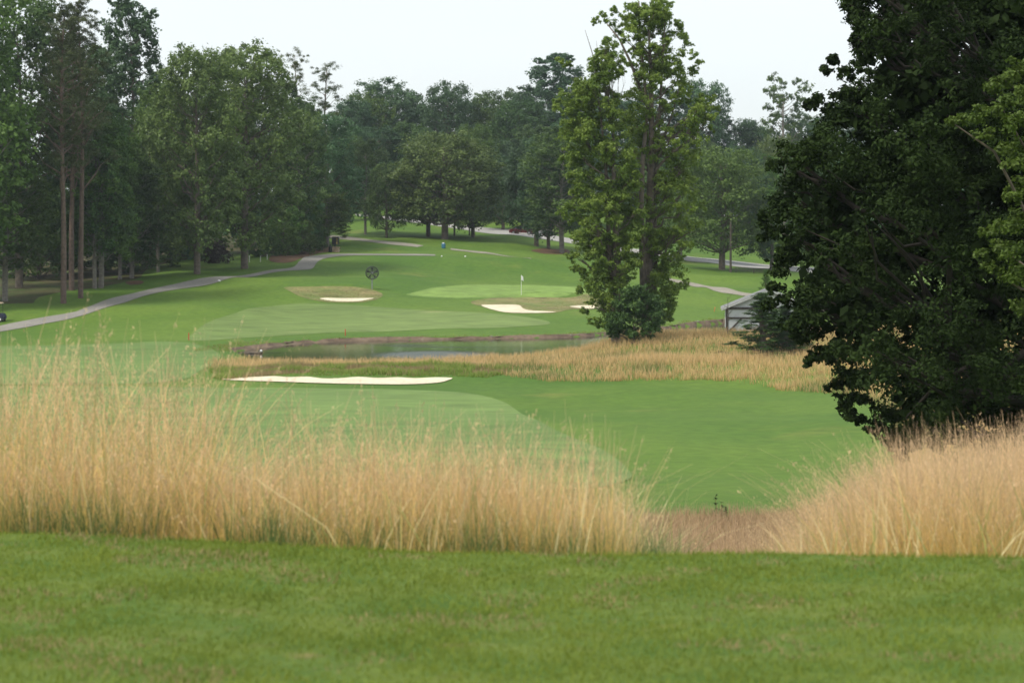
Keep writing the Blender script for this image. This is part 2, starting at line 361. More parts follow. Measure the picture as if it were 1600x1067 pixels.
tag(link('ground', me), 'mown green turf of the tee and rough rolling down to the pond', kind='structure')

def sheet(name, P, mat, step=1.2, off=.02, label=None, kind='structure', bstep=None, dens=True):
    P = densify(P, bstep or step * .6) if dens else np.asarray(P)
    x0, y0 = P.min(0); x1, y1 = P.max(0)
    gx, gy = np.meshgrid(np.arange(x0, x1, step), np.arange(y0, y1, step * .8))
    gx = (gx + (np.arange(gx.shape[0]) % 2 * step / 2)[:, None]).ravel(); gy = gy.ravel()
    m = inside(gx, gy, P); gx = gx[m]; gy = gy[m]
    if len(gx):
        m = sdist(gx, gy, P) < -step * .3; gx = gx[m]; gy = gy[m]
    pts = [Vector((float(a), float(b))) for a, b in P] + [Vector((float(a), float(b))) for a, b in zip(gx, gy)]
    nb = len(P)
    v, e, f, *_ = geometry.delaunay_2d_cdt(pts, [(i, (i + 1) % nb) for i in range(nb)], [list(range(nb))], 1, 1e-5)
    v = np.array([(a.x, a.y) for a in v]); z = gz(v[:, 0], v[:, 1]) + off
    vv = np.column_stack([v, z])
    nn = np.array([q for q in f if len(q) == 3])
    a, b, c = vv[nn[:, 0], :2], vv[nn[:, 1], :2], vv[nn[:, 2], :2]
    cr = (b[:, 0] - a[:, 0]) * (c[:, 1] - a[:, 1]) - (b[:, 1] - a[:, 1]) * (c[:, 0] - a[:, 0])
    nn[cr < 0] = nn[cr < 0][:, ::-1]
    return tag(link(name, np_mesh(name, vv, nn, mat, smooth=True)), label, kind=kind)
def pxpoly(L_, dmin=24.0): return np.array([hit(a, b, dmin) for a, b in L_])

NEARF = [(-300,604),(0,604),(200,604),(345,606),(500,607),(620,609),(700,612),(745,617),(775,624),(800,636),(830,653),(860,668),(900,686),(950,708),(985,738),(975,752),(900,765),(600,772),(0,772),(-300,772)]
sheet('fairway', pxpoly(NEARF, 40), M['fairway'], 1.4, .02, 'pale mown fairway ending in a tip behind the tall dry grass')
LEFTF = [(-300,543),(0,541),(150,538),(250,534),(300,537),(330,545),(345,556),(335,568),(312,580),(285,593),(200,600.5),(0,601.5),(-300,601.5)]
sheet('fairway', pxpoly(LEFTF, 120), M['fairway'], 1.4, .02, 'pale fairway left of the pond below the cart path')
FARF = [(292,529),(310,514),(335,500),(370,489),(410,480),(450,475.5),(500,475),(560,477.5),(620,482),(680,486),(740,488),(790,492),(830,497),(858,503),(850,508),(790,512),(650,516),(500,521),(400,527),(330,532),(300,532)]
sheet('fairway', pxpoly(FARF, 170), M['fairway_far'], 1.4, .02, 'pale approach fairway on the far bank of the pond')
GREEN = [(640,460),(652,456.5),(668,453),(691,449.5),(724,447),(762,446),(813,446.5),(851,447.6),(894,449),(930,452),(945,457),(925,461),(880,462.5),(813,463.8),(750,464.8),(700,465),(665,463.5)]
GC = [(a + (a - 790) * .035, b + (b - 456) * .16) for a, b in GREEN]
sheet('green_collar', pxpoly(GC, 215), M['collar'], 1.5, .015, 'slightly longer collar turf round the putting green')
sheet('putting_green', pxpoly(GREEN, 215), M['green'], 1.4, .03, 'bright smooth putting green with the flagstick')
TAN1 = [(443,449.5),(460,448.5),(500,448),(560,449.5),(588,455),(598,461),(592,467),(578,471),(560,473),(520,473),(495,470),(470,464),(452,455)]
TAN2 = [(736,474),(746,469),(780,465.5),(850,465.2),(900,464),(948,464),(955,472),(925,483),(890,484),(868,489),(835,489),(790,487),(760,481)]
sheet('dry_grass_bank', pxpoly(TAN1, 215), M['tan'], .9, .028, 'browned grass bank round the small bunker below the fan')
sheet('dry_grass_bank', pxpoly(TAN2, 215), M['tan'], .9, .028, 'browned grass bank between green and front bunkers')
S1 = [(500,467.5),(508,466),(535,466.6),(560,466.5),(584,466.5),(574,469),(558,471.5),(530,471.6),(512,470)]
S2 = [(752,477.5),(775,476.8),(800,476.6),(812,478),(818,483),(832,486),(868,487.8),(850,489.3),(815,489.6),(790,488.5),(770,484.5)]
S3 = [(890,479.5),(905,478),(925,478),(940,480),(925,482.8),(905,482)]
S4 = [(1018,474),(1030,472),(1046,472.5),(1040,475),(1026,476)]
for P, lb in ((S1, 'small white sand bunker below the fan'), (S2, 'white sand bunker in front of the putting green'),
              (S3, 'small sand bunker half hidden behind the tall tree by the pond'), (S4, 'sliver of sand bunker seen through the right of the tall tree')):
    sheet('sand_bunker', pxpoly(P, 215), M['sand'], .5, .05, lb, bstep=.3)
S0 = [(345,593.5),(365,591.5),(400,590),(430,588.8),(450,590.4),(480,589.6),(505,592.4),(530,592),(560,590),(590,591.6),(620,590.4),(650,592),(680,590.8),(706,591.6),(700,595),(682,599),(620,601.6),(560,601),(500,599.4),(430,597.2),(380,595.6)]
sheet('sand_bunker', pxpoly(S0, 100), M['sand'], .6, .05, 'long narrow sand bunker on the near side of the pond', bstep=.35)
# cart paths and road (strips between two edges)
def strip(name, up, lo, mat, label, dmin, off=.045, step=1.0):
    a = densify(pxpoly(up, dmin), 1.0, False); b = densify(pxpoly(lo, dmin), 1.0, False)[::-1]
    return sheet(name, np.concatenate([a, b]), mat, step, off, label, dens=False)
UP = [(-80,525),(0,509.6),(56,498.5),(112,489),(131,482.5),(169,468),(225,454.7),(280,442.8),(343,432.5),(406,425.6),(454,419),(468,408.6),(482,401),(508,398.2),(558,396.8),(620,397.2),(680,398.2)]
LO = [(-80,536),(0,519),(56,509),(112,498),(169,480),(225,463),(280,452),(343,440.6),(406,430.6),(470,422.5),(488,420),(496,410),(510,403.8),(533,400.4),(570,399.4),(620,399.6),(680,400.2)]
strip('cart_path', UP, LO, M['path'], 'grey asphalt cart path curving up the left side below the woods', 190)
strip('cart_path', [(505,367),(558,372),(610,378),(662,384.5)], [(505,371),(558,376.5),(610,382.5),(652,386.5)], M['path_far'], 'pale cart path behind the black sign and stone plinth', 300)
strip('cart_path', [(704,388.5),(740,392.5),(771,396.3),(830,404)], [(704,390.7),(740,395),(771,398),(830,405.2)], M['path_far'], 'thin strip of cart path right of the blue barrel', 290)
strip('cart_path', [(1040,434.5),(1077,441),(1115,448.7),(1152,455.6),(1200,465),(1290,482)], [(1040,438.5),(1077,446.5),(1115,454.5),(1152,461.2),(1200,471),(1290,489)], M['path_far'], 'pale cart path between the tall tree and the shed roof', 225)
strip('road', [(555,333.5),(608,339),(660,344.8),(700,349.5),(740,354.6),(790,358.5),(830,362.5),(890,373),(980,388),(1075,401),(1120,405.5),(1210,415.2),(1330,428)],
      [(555,337),(608,344),(660,350),(700,356),(740,362),(790,367),(830,371.5),(890,380.5),(980,396),(1075,408.5),(1120,412.5),(1210,421.4),(1330,435)], M['road'], 'pale public road crossing behind the lawn trees', 300, .06, 1.5)
strip('road_strip', [(1060,400.5),(1120,406.8),(1210,416.6),(1300,426)], [(1060,402.8),(1120,409),(1210,418.2),(1300,428)], M['road_dark'], 'darker strip along the road right of the tall tree', 280, .09, 1.5)  # darker strip laid along the far side of the road
strip('driveway', [(838,352),(848,353),(862,356)], [(822,366),(846,369),(868,372)], M['road'], 'pale driveway joining the road', 300, .075, 1.5)
sheet('mulch_bed', pxpoly([(420,405),(440,396),(475,391),(505,386),(532,387),(520,393),(495,397),(470,404),(455,410),(435,411)], 240), M['mulch'], 1.2, .03, 'reddish mulch under the shrubs beside the cart path')
sheet('woodland_floor', np.array([at(p, d)[:2] for p, d in [(-500,232),(0,228),(60,236),(140,247),(215,257),(235,275),(330,300),(400,300),(470,305),(500,330),(300,380),(-100,360),(-600,300)]]), M['litter'], 4, .025, 'leaf litter under the left woods')
sheet('worn_ground', pxpoly([(830,392),(850,388.5),(885,389.5),(890,395),(870,397.5),(845,396)], 300), M['mulch'], 1.5, .03, 'bare reddish soil under the lawn trees')
sheet('worn_ground', pxpoly([(196,441),(215,438.5),(225,441),(218,445),(203,445.5)], 225), M['mulch'], 1, .03, 'bare patch below the pale trunks in the left woods')

# pond --------------------------------------------------------------
m, nt_, b_ = mat_new('pond_water'); N = nt_.nodes.new; K = nt_.links.new
b_.inputs['Base Color'].default_value = (.018, .028, .014, 1); b_.inputs['Roughness'].default_value = .04; b_.inputs['IOR'].default_value = 1.33
t_ = N('ShaderNodeTexCoord'); m1 = N('ShaderNodeMapping'); m1.inputs['Scale'].default_value = (1, .45, 1); K(t_.outputs['Object'], m1.inputs[0])
n1 = N('ShaderNodeTexNoise'); n1.inputs['Scale'].default_value = 5; n1.inputs['Detail'].default_value = 3; K(m1.outputs[0], n1.inputs['Vector'])
n2 = N('ShaderNodeTexNoise'); n2.inputs['Scale'].default_value = .09; n2.inputs['Detail'].default_value = 2
m2_ = N('ShaderNodeMapping'); m2_.inputs['Scale'].default_value = (.5, 1.6, 1); m2_.inputs['Location'].default_value = (3.1, 0, 0); K(t_.outputs['Object'], m2_.inputs[0]); K(m2_.outputs[0], n2.inputs['Vector'])
rp = N('ShaderNodeValToRGB'); rp.color_ramp.elements[0].position = .58; rp.color_ramp.elements[1].position = .78
rp.color_ramp.elements[0].color = (.02, .02, .02, 1); rp.color_ramp.elements[1].color = (1, 1, 1, 1); K(n2.outputs['Fac'], rp.inputs[0])
# breeze patch in the middle of the pond
sx_ = N('ShaderNodeSeparateXYZ'); K(t_.outputs['Object'], sx_.inputs[0])
vd = N('ShaderNodeVectorMath'); vd.operation = 'SUBTRACT'; vd.inputs[1].default_value = (-6.3, 172, 0); K(t_.outputs['Object'], vd.inputs[0])
vs = N('ShaderNodeVectorMath'); vs.operation = 'MULTIPLY'; vs.inputs[1].default_value = (.19, .13, 0); K(vd.outputs[0], vs.inputs[0])
vl = N('ShaderNodeVectorMath'); vl.operation = 'LENGTH'; K(vs.outputs[0], vl.inputs[0])
mr = N('ShaderNodeMapRange'); mr.inputs[1].default_value = .45; mr.inputs[2].default_value = 1.1; mr.inputs[3].default_value = 1; mr.inputs[4].default_value = .0; K(vl.outputs['Value'], mr.inputs[0])
mu = N('ShaderNodeMath'); mu.operation = 'MAXIMUM'; K(rp.outputs[0], mu.inputs[0]); K(mr.outputs[0], mu.inputs[1])
m3 = N('ShaderNodeMath'); m3.operation = 'MULTIPLY_ADD'; m3.inputs[1].default_value = .6; m3.inputs[2].default_value = .07; K(mu.outputs[0], m3.inputs[0])
ro = N('ShaderNodeMath'); ro.operation = 'MULTIPLY_ADD'; ro.inputs[1].default_value = .26; ro.inputs[2].default_value = .06; K(mu.outputs[0], ro.inputs[0]); K(ro.outputs[0], b_.inputs['Roughness'])
bp = N('ShaderNodeBump'); bp.inputs['Distance'].default_value = .05; K(m3.outputs[0], bp.inputs['Strength']); K(n1.outputs['Fac'], bp.inputs['Height']); K(bp.outputs[0], b_.inputs['Normal'])
M['water'] = m
Pw = densify(POND, 2.0); ctr = Pw.mean(0)
nrm = np.roll(Pw, -1, 0) - np.roll(Pw, 1, 0); nrm = np.column_stack([nrm[:, 1], -nrm[:, 0]]); nrm /= np.linalg.norm(nrm, axis=1)[:, None]
sgn = -1 if inside(Pw[:1, 0] + nrm[:1, 0] * .3, Pw[:1, 1] + nrm[:1, 1] * .3, Pw)[0] else 1
Pw2 = Pw + nrm * sgn * .25
pts = [Vector((float(a), float(b))) for a, b in Pw2]; nb = len(pts)
v, e, f, *_ = geometry.delaunay_2d_cdt(pts, [(i, (i + 1) % nb) for i in range(nb)], [list(range(nb))], 1, 1e-5)
me = np_mesh('pond', [(a.x, a.y, EYE - POND_H) for a in v], np.array([q for q in f if len(q) == 3]), M['water'])
me.update(); 
tag(link('pond', me), 'still green pond with a pale rippled patch', kind='structure')
# muddy far shore: strip from waterline up the cut bank
k0 = 1; shore = densify(np.array(POND)[0:17], .6, False)
tn = np.gradient(shore, axis=0); nn_ = np.column_stack([-tn[:, 1], tn[:, 0]]); nn_ /= np.linalg.norm(nn_, axis=1)[:, None]
if nn_[:, 1].mean() < 0: nn_ = -nn_
Vv = []; Q = 5
offs = [-.3, .0, .14, .28, .40]
for q in range(Q):
    wob = .06 * np.sin(np.arange(len(shore)) * .9 + q * 2) + .05 * rng.standard_normal(len(shore)) + (.12 * np.sin(np.arange(len(shore)) * .23) if q > 2 else 0)
    p = shore + nn_ * (offs[q] + wob)[:, None] * 1.0
    Vv.append(np.column_stack([p, gz(p[:, 0], p[:, 1]) + .035 + (.03 * rng.random(len(shore)) if 0 < q < 4 else 0)]))
Vv = np.concatenate(Vv); n_ = len(shore)
Fq = [(q * n_ + i, q * n_ + i + 1, (q + 1) * n_ + i + 1, (q + 1) * n_ + i) for q in range(Q - 1) for i in range(n_ - 1)]
tag(link('pond_bank', np_mesh('pond_bank', Vv, np.array(Fq), M['mud'])), 'eroded brown mud bank along the far waterline', kind='structure')

# ------------------------------------------------------------------ grasses
def blades(name, X, Y, hgt, wid, mat, lean=.25, levels=4, head=0.0, leandir=None, label=None, clump=None, seed=1, tint=None, droop=1.0, sink=.02):
    g = np.random.default_rng(seed); n = len(X); Z = gz(X, Y) - sink
    az = g.uniform(0, 2 * np.pi, n) if leandir is None else leandir + g.normal(0, .6, n)
    le = np.abs(g.normal(0, lean, n)) * hgt
    wa = g.uniform(0, np.pi, n); wx, wy = np.cos(wa), np.sin(wa) * .5
    t = np.linspace(0, 1, levels); V = np.zeros((n, levels, 2, 3))
    if head: prof = np.interp(t, [0, .6, .8, 1], [1, .7, .6, .25])
    else: prof = np.interp(t, [0, .5, 1], [1, .8, .1])
    bx = np.cos(az); by = np.sin(az)
    for k in range(levels):
        s = t[k]; off = le * (s ** (1.6 * droop)); cx = X + bx * off; cy = Y + by * off; cz = Z + hgt * s * (1 - .25 * (le / hgt) * s ** 2)
        wv = wid * prof[k] / 2
        V[:, k, 0] = np.stack([cx - wx * wv, cy - wy * wv, cz], -1); V[:, k, 1] = np.stack([cx + wx * wv, cy + wy * wv, cz], -1)
    base = (np.arange(n) * levels * 2)[:, None]
    PV = None
    if head:                                     # feathery seed heads: small flecks round the upper stem
        nf = int(12 * head); ks = np.nonzero(g.random(n) < .32)[0]; s = g.uniform(.66, 1.0, (len(ks), nf))
        lk, hk = le[ks][:, None], hgt[ks][:, None]; off = lk * s ** (1.6 * droop)
        c = np.stack([X[ks][:, None] + bx[ks][:, None] * off, Y[ks][:, None] + by[ks][:, None] * off, Z[ks][:, None] + hk * s * (1 - .25 * (lk / hk) * s ** 2)], -1)
        sp = (1.04 - s)[..., None] * .09 * hk[..., None]
        c = c + g.normal(0, 1, c.shape) * sp * np.array([1, 1, .6])
        dv = g.normal(0, .45, c.shape) + np.array([0, 0, 1.0]); dv /= np.linalg.norm(dv, axis=2)[..., None]
        sv = np.cross(dv, g.normal(size=c.shape)); sv /= np.linalg.norm(sv, axis=2)[..., None] + 1e-9
        fl = g.uniform(.006, .015, c.shape[:2])[..., None]; fw = fl * .22
        PV = np.stack([c - dv * fl, c + sv * fw, c + dv * fl, c - sv * fw], 2).reshape(-1, 3)
        PT = np.repeat(g.random(len(ks)) * .8 + .2, nf * 4); PA = np.repeat(s.ravel() * .3 + .7, 4)
    F = np.concatenate([base + np.array([2 * k, 2 * k + 1, 2 * k + 3, 2 * k + 2]) for k in range(levels - 1)], 0)
    al = np.tile(np.repeat(t, 2), n); ti = np.repeat(g.random(n) if tint is None else tint, levels * 2)
    V = V.reshape(-1, 3)
    if PV is not None:
        F = np.concatenate([F, len(V) + np.arange(len(PV)).reshape(-1, 4)]); V = np.concatenate([V, PV]); ti = np.concatenate([ti, PT]); al = np.concatenate([al, np.clip(PA, 0, 1)])
    me = np_mesh(name, V, F, mat, attr=ti, col=al)
    return tag(link(name, me), label, kind='stuff')
def scatter(px0, px1, d0, d1, n, g, clump=0, cr=.12, full=False):
    """random points over a patch of ground given by column range and distance range"""
    if clump:
        nc = max(1, n // clump); D = np.sqrt(g.uniform(d0 ** 2, d1 ** 2, nc)); X = (g.uniform(px0, px1, nc) - 800) / FPX * D
        k = g.integers(0, nc, n); ax_, ay_ = g.normal(0, cr, n), g.normal(0, cr, n)
        if full: return X[k] + ax_, D[k] + ay_, np.arctan2(ay_, ax_), g.random(nc)[k]
        return X[k] + ax_, D[k] + ay_
    D = np.sqrt(g.uniform(d0 ** 2, d1 ** 2, n)); return (g.uniform(px0, px1, n) - 800) / FPX * D, D
def vn(x, y, s, seed=0):                         # smooth 2-d noise in 0..1
    g = np.random.default_rng(seed); T = g.random((64, 64)); u = x / s; v = y / s
    i = np.floor(u).astype(int); j = np.floor(v).astype(int); a = u - i; b = v - j; a = a * a * (3 - 2 * a); b = b * b * (3 - 2 * b)
    q = lambda p, r: T[p % 64, r % 64]
    return (q(i, j) * (1 - a) + q(i + 1, j) * a) * (1 - b) + (q(i, j + 1) * (1 - a) + q(i + 1, j + 1) * a) * b

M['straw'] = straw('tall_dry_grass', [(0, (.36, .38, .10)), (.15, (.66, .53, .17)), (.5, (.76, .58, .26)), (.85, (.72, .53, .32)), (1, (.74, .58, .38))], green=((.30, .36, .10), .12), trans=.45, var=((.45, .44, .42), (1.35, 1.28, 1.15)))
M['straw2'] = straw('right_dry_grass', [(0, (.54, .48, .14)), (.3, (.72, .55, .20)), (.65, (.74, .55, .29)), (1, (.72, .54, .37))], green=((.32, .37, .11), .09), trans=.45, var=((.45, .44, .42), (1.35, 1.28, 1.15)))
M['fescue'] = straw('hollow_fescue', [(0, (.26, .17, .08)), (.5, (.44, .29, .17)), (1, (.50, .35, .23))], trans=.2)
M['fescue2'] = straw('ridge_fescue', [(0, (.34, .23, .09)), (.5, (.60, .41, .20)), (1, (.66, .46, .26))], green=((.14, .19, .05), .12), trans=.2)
M['bankgr'] = straw('bank_grass', [(0, (.10, .16, .02)), (.6, (.19, .28, .05)), (1, (.34, .36, .12))], green=((.30, .22, .11), .30), trans=.25)
M['lawnbl'] = straw('lawn_blade', [(0, (.145, .205, .026)), (.6, (.190, .245, .036)), (1, (.245, .290, .054))], green=((.36, .28, .13), .09), trans=.4, var=((.75, .8, .8), (1.2, 1.15, 1.1)))

M['pale'] = straw('pale_stem', [(0, (.74, .62, .30)), (1, (.80, .68, .42))], green=((.36, .42, .13), .3), trans=.3, var=((.7, .68, .62), (1.1, 1.1, 1.05)))
M['greenfoot'] = straw('green_foot_grass', [(0, (.07, .13, .03)), (1, (.17, .25, .09))], trans=.3)
g = np.random.default_rng(11)
def edge_d(px): return np.interp(px, EDGE_PX, EDGE_D)
# left bed of tall grass behind the tee edge
X, Y, LD, CT = scatter(-200, 1045, 12.0, 19.0, 54000, g, clump=42, cr=.085, full=True)
px = X / Y * FPX + 800
keep = (Y > edge_d(px) + .30) & (g.random(len(X)) < np.clip(1.25 - (Y - 12) * .09, .3, 1)) & (px < 985 + 45 * (vn(X, Y, .5, 3) - .3) + (Y - 14) * 4)
X, Y, px, LD, CT = X[keep], Y[keep], px[keep], LD[keep], CT[keep]
hh = (.74 + .34 * vn(X, Y, .9, 1) + .34 * CT) * g.uniform(.42, 1.12, len(X)) * np.interp(px, [-400, 250, 560, 760, 900, 1000], [.66, .66, .80, .90, .82, .62])
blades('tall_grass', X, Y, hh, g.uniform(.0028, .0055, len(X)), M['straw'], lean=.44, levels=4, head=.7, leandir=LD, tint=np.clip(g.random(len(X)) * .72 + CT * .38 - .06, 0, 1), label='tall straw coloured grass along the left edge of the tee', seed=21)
# long seed stalks rising above the left bed
X, Y = scatter(-200, 640, 11.9, 15.5, 6200, g, clump=7, cr=.10); px = X / Y * FPX + 800
k = Y > edge_d(px) + .25; X, Y, px = X[k], Y[k], px[k]
k = (px < 330) | (g.random(len(X)) < .35); X, Y, px = X[k], Y[k], px[k]
hh = (.72 + .92 * g.random(len(X)) ** 1.5) * np.interp(px, [-400, 300, 380, 640], [1, 1, .84, .78])
blades('tall_grass_stalks', X, Y, hh, g.uniform(.003, .0065, len(X)), M['straw'], lean=.5, levels=6, head=2.0, label='long loose seed stalks rising above the left tall grass', seed=22)
# green foot of the bed
X, Y = scatter(-200, 1060, 11.9, 13.6, 15000, g, clump=30, cr=.08); px = X / Y * FPX + 800
k = (Y > edge_d(px) + .2) & (vn(X, Y, .6, 8) > .36); X, Y = X[k], Y[k]
blades('green_grass_fringe', X, Y, g.uniform(.2, .55, len(X)), g.uniform(.004, .007, len(X)), M['greenfoot'], lean=.4, levels=4, label='green grass tufts at the foot of the left tall grass', seed=23)
X, Y = scatter(-200, 1010, 12.0, 16.5, 3400, g, clump=4, cr=.12); px = X / Y * FPX + 800
k = Y > edge_d(px) + .25; X, Y, px = X[k], Y[k], px[k]
blades('thick_grass_stems', X, Y, g.uniform(.45, 1.0, len(X)), g.uniform(.006, .010, len(X)), M['pale'], lean=.42, levels=4, label='thicker pale stems crossing in the left tall grass', seed=36)
X, Y = scatter(1240, 1780, 12.2, 17, 1500, g, clump=4, cr=.12); px = X / Y * FPX + 800
blades('thick_grass_stems', X, Y, g.uniform(.4, .95, len(X)) * np.interp(px, [1240, 1420], [.6, 1]), g.uniform(.006, .010, len(X)), M['pale'], lean=.42, levels=4, label='thicker pale stems crossing in the right tall grass', seed=37)
# right bed
X, Y, LD, CT = scatter(1160, 1950, 12.5, 24, 66000, g, clump=38, cr=.09, full=True); px = X / Y * FPX + 800
keep = (Y > edge_d(px) + .35) & (g.random(len(X)) < np.clip(1.3 - (Y - 12) * .07, .35, 1)) & (g.random(len(X)) < sst(1190, 1330, px) * .9 + .12)
X, Y, px, LD, CT = X[keep], Y[keep], px[keep], LD[keep], CT[keep]
hh = (.74 + .34 * vn(X, Y, 1.1, 5) + .28 * CT) * g.uniform(.48, 1.08, len(X)) * np.interp(px, [1190, 1300, 1420, 1600], [.5, .78, .98, 1.05])
blades('tall_grass', X, Y, hh, g.uniform(.0028, .0052, len(X)), M['straw2'], lean=.42, levels=4, head=.7, leandir=np.where(g.random(len(X)) < .35, np.pi * .9, LD), tint=np.clip(g.random(len(X)) * .72 + CT * .38 - .06, 0, 1), label='tall straw coloured grass along the right edge of the tee', seed=24)
X, Y = scatter(1380, 1800, 12.8, 20, 200, g, clump=3, cr=.08)
blades('tall_grass_stalks', X, Y, g.uniform(.9, 1.3, len(X)), g.uniform(.003, .005, len(X)), M['straw2'], lean=.32, levels=7, head=3, label='few nodding seed stalks above the right tall grass', seed=25)
# brown fescue in the hollow before the fairway
X, Y = scatter(930, 1500, 22, 59, 60000, g, clump=10, cr=.18); px = X / Y * FPX + 800
lim = np.interp(px, [930, 1040, 1130, 1230, 1330, 1400, 1500], [50, 52.5, 53.5, 53, 53, 50, 45]); k = Y < lim + 1.2 * (vn(X, Y, 1.5, 4) - .5)
X, Y = X[k], Y[k]
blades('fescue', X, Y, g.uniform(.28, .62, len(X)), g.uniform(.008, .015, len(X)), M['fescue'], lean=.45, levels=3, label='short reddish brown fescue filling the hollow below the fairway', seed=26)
# fescue ridge between fairway and pond, wrapping down the right side
X, Y = scatter(330, 1720, 60, 182, 255000, g, clump=8, cr=.3); px = X / Y * FPX + 800
near = np.interp(px, [330, 700, 745, 800, 860, 1000, 1100, 1200, 1320, 1370, 1392, 1398, 1405, 1900], [147.5, 147.5, 143, 137, 134, 133.5, 131, 126, 116, 104, 90, 75, 60, 60])
farl = np.interp(px, [330, 700, 800, 900, 1000, 1130, 1250, 1400, 1900], [160, 161, 161, 164, 173, 178, 182, 182, 182])
sd_ = np.full(len(X), 5.0); mm = (Y > 150) & (px < 1250); sd_[mm] = sdist(X[mm], Y[mm], PONDS)
k = (Y > near + 1.0 * (vn(X, Y, 2, 6) - .5)) & (Y < farl) & (sd_ > -.3) & ((px < 1700) | (g.random(len(X)) < .3)); X, Y, px = X[k], Y[k], px[k]
gp = vn(X, Y, 5.5, 12) * .6 + vn(X, Y, 2.2, 13) * .4
tn_ = np.where(gp > .67, g.random(len(X)) * .22, .1 + .9 * g.random(len(X)))
hh = g.uniform(.25, .62, len(X)) * (.75 + .5 * vn(X, Y, 4, 9)) * np.where(px < 740, .9, 1)
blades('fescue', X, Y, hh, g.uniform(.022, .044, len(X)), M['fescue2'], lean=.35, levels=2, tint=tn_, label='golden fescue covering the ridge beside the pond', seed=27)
# green and brown bank above the long bunker
X, Y = scatter(335, 790, 136.5, 154, 46000, g, clump=10, cr=.25); px = X / Y * FPX + 800
nb_ = np.interp(px, [335, 345, 430, 520, 600, 705, 760, 790], [139, 137.6, 138.6, 138.2, 138.6, 138.4, 137.2, 139]); k = (Y > nb_) & (Y < 148.5 + 1.5 * vn(X, Y, 3, 19)); X, Y = X[k], Y[k]
tn_ = np.where(vn(X, Y, 2.0, 15) > .62, g.random(len(X)) * .25, .2 + .8 * g.random(len(X)))
blades('bank_grass', X, Y, g.uniform(.12, .40, len(X)) * (.35 + 1.3 * vn(X, Y, 1.8, 16) ** 1.5), g.uniform(.03, .055, len(X)), M['bankgr'], lean=.4, levels=2, tint=tn_, label='rough green and brown grass on the bank above the long bunker', seed=28)
# rough fringe at pond's left end and along far bank
X, Y = scatter(300, 1180, 172, 240, 120000, g, clump=8, cr=.3)
d_ = sdist(X, Y, PONDS); k = (d_ > .3) & (d_ < np.where(X < -22, 3.4, 1.35) * (.5 + vn(X, Y, 1.5, 17))); X, Y = X[k], Y[k]
blades('shore_grass', X, Y, g.uniform(.06, .24, len(X)), g.uniform(.03, .05, len(X)), M['bankgr'], lean=.4, levels=2, label='uneven green grass fringe along the pond shore', seed=29)
# dry tufts on the bunker faces
TP1, TP2 = pxpoly(TAN1, 215), pxpoly(TAN2, 215)
X = np.concatenate([g.uniform(P[:, 0].min(), P[:, 0].max(), 9000) for P in (TP1, TP2)]); Y = np.concatenate([g.uniform(P[:, 1].min(), P[:, 1].max(), 9000) for P in (TP1, TP2)])
SP = [pxpoly(P, 215) for P in (S1, S2, S3)]
k = (inside(X, Y, TP1) | inside(X, Y, TP2)) & (vn(X, Y, 1.7, 31) > .4)
for P in SP: k &= ~inside(X, Y, P)
X, Y = X[k], Y[k]
M['tuft'] = straw('bunker_face_grass', [(0, (.12, .10, .04)), (1, (.27, .215, .10))], green=((.15, .19, .06), .35), trans=.2)
blades('dry_tufts', X, Y, g.uniform(.05, .16, len(X)), g.uniform(.03, .06, len(X)), M['tuft'], lean=.5, levels=2, label='short dry tufts on the banks behind the far bunkers', seed=30)
# short blades on the tee turf
X, Y = scatter(-80, 1680, 7.4, 12.7, 110000, g); px = X / Y * FPX + 800; k = (Y < edge_d(px) + .45) & (g.random(len(X)) < .35 + .9 * vn(X, Y, .3, 41)); X, Y = X[k], Y[k]
dry = vn(X, Y, .55, 43) * .5 + vn(X, Y, .22, 44) * .5
tn_ = np.where(dry > .64, g.random(len(X)) * .25, .09 + .91 * np.clip(vn(X, Y, .7, 45) * .7 + g.random(len(X)) * .35, 0, 1))
blades('tee_grass', X, Y, g.uniform(.012, .038, len(X)) * (.6 + .7 * vn(X, Y, .4, 46)), g.uniform(.005, .011, len(X)), M['lawnbl'], lean=.9, levels=2, tint=tn_, sink=.003, label='short turf blades of the tee in the foreground', seed=31)

# ------------------------------------------------------------------ trees
M['bark'] = plain('bark', (.12, .095, .072), .9, var=.4, scale=3, bump=.05)
M['bark_dark'] = plain('dark_bark', (.035, .028, .022), .95, var=.4, scale=4, bump=.04)
M['bark_grey'] = plain('grey_bark', (.17, .15, .125), .9, var=.35, scale=2.5, bump=.05)
M['bark_pine'] = plain('pine_bark', (.12, .08, .062), .9, var=.35, scale=3, bump=.05)
LM = {
 'mid':   leaf('mid_green_leaf', (.046, .095, .016), (.125, .205, .038)),
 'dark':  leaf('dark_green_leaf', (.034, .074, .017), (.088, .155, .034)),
 'olive': leaf('olive_leaf', (.056, .098, .022), (.140, .200, .050)),
 'light': leaf('light_green_leaf', (.070, .115, .018), (.160, .225, .050)),
 'blue':  leaf('cool_green_leaf', (.036, .080, .030), (.088, .162, .064)),
 'pine':  leaf('pine_needle', (.052, .074, .022), (.125, .150, .048), trans=.2),
 'gum':   leaf('poplar_leaf', (.095, .165, .020), (.24, .32, .056), trans=.35, rv=.03),
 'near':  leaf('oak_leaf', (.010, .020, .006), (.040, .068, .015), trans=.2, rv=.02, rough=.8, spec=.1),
 'nearl': leaf('maple_leaf', (.055, .095, .012), (.12, .18, .03), trans=.35, rv=.02),
 'plum':  leaf('plum_shrub_leaf', (.05, .035, .03), (.085, .06, .045)),
}
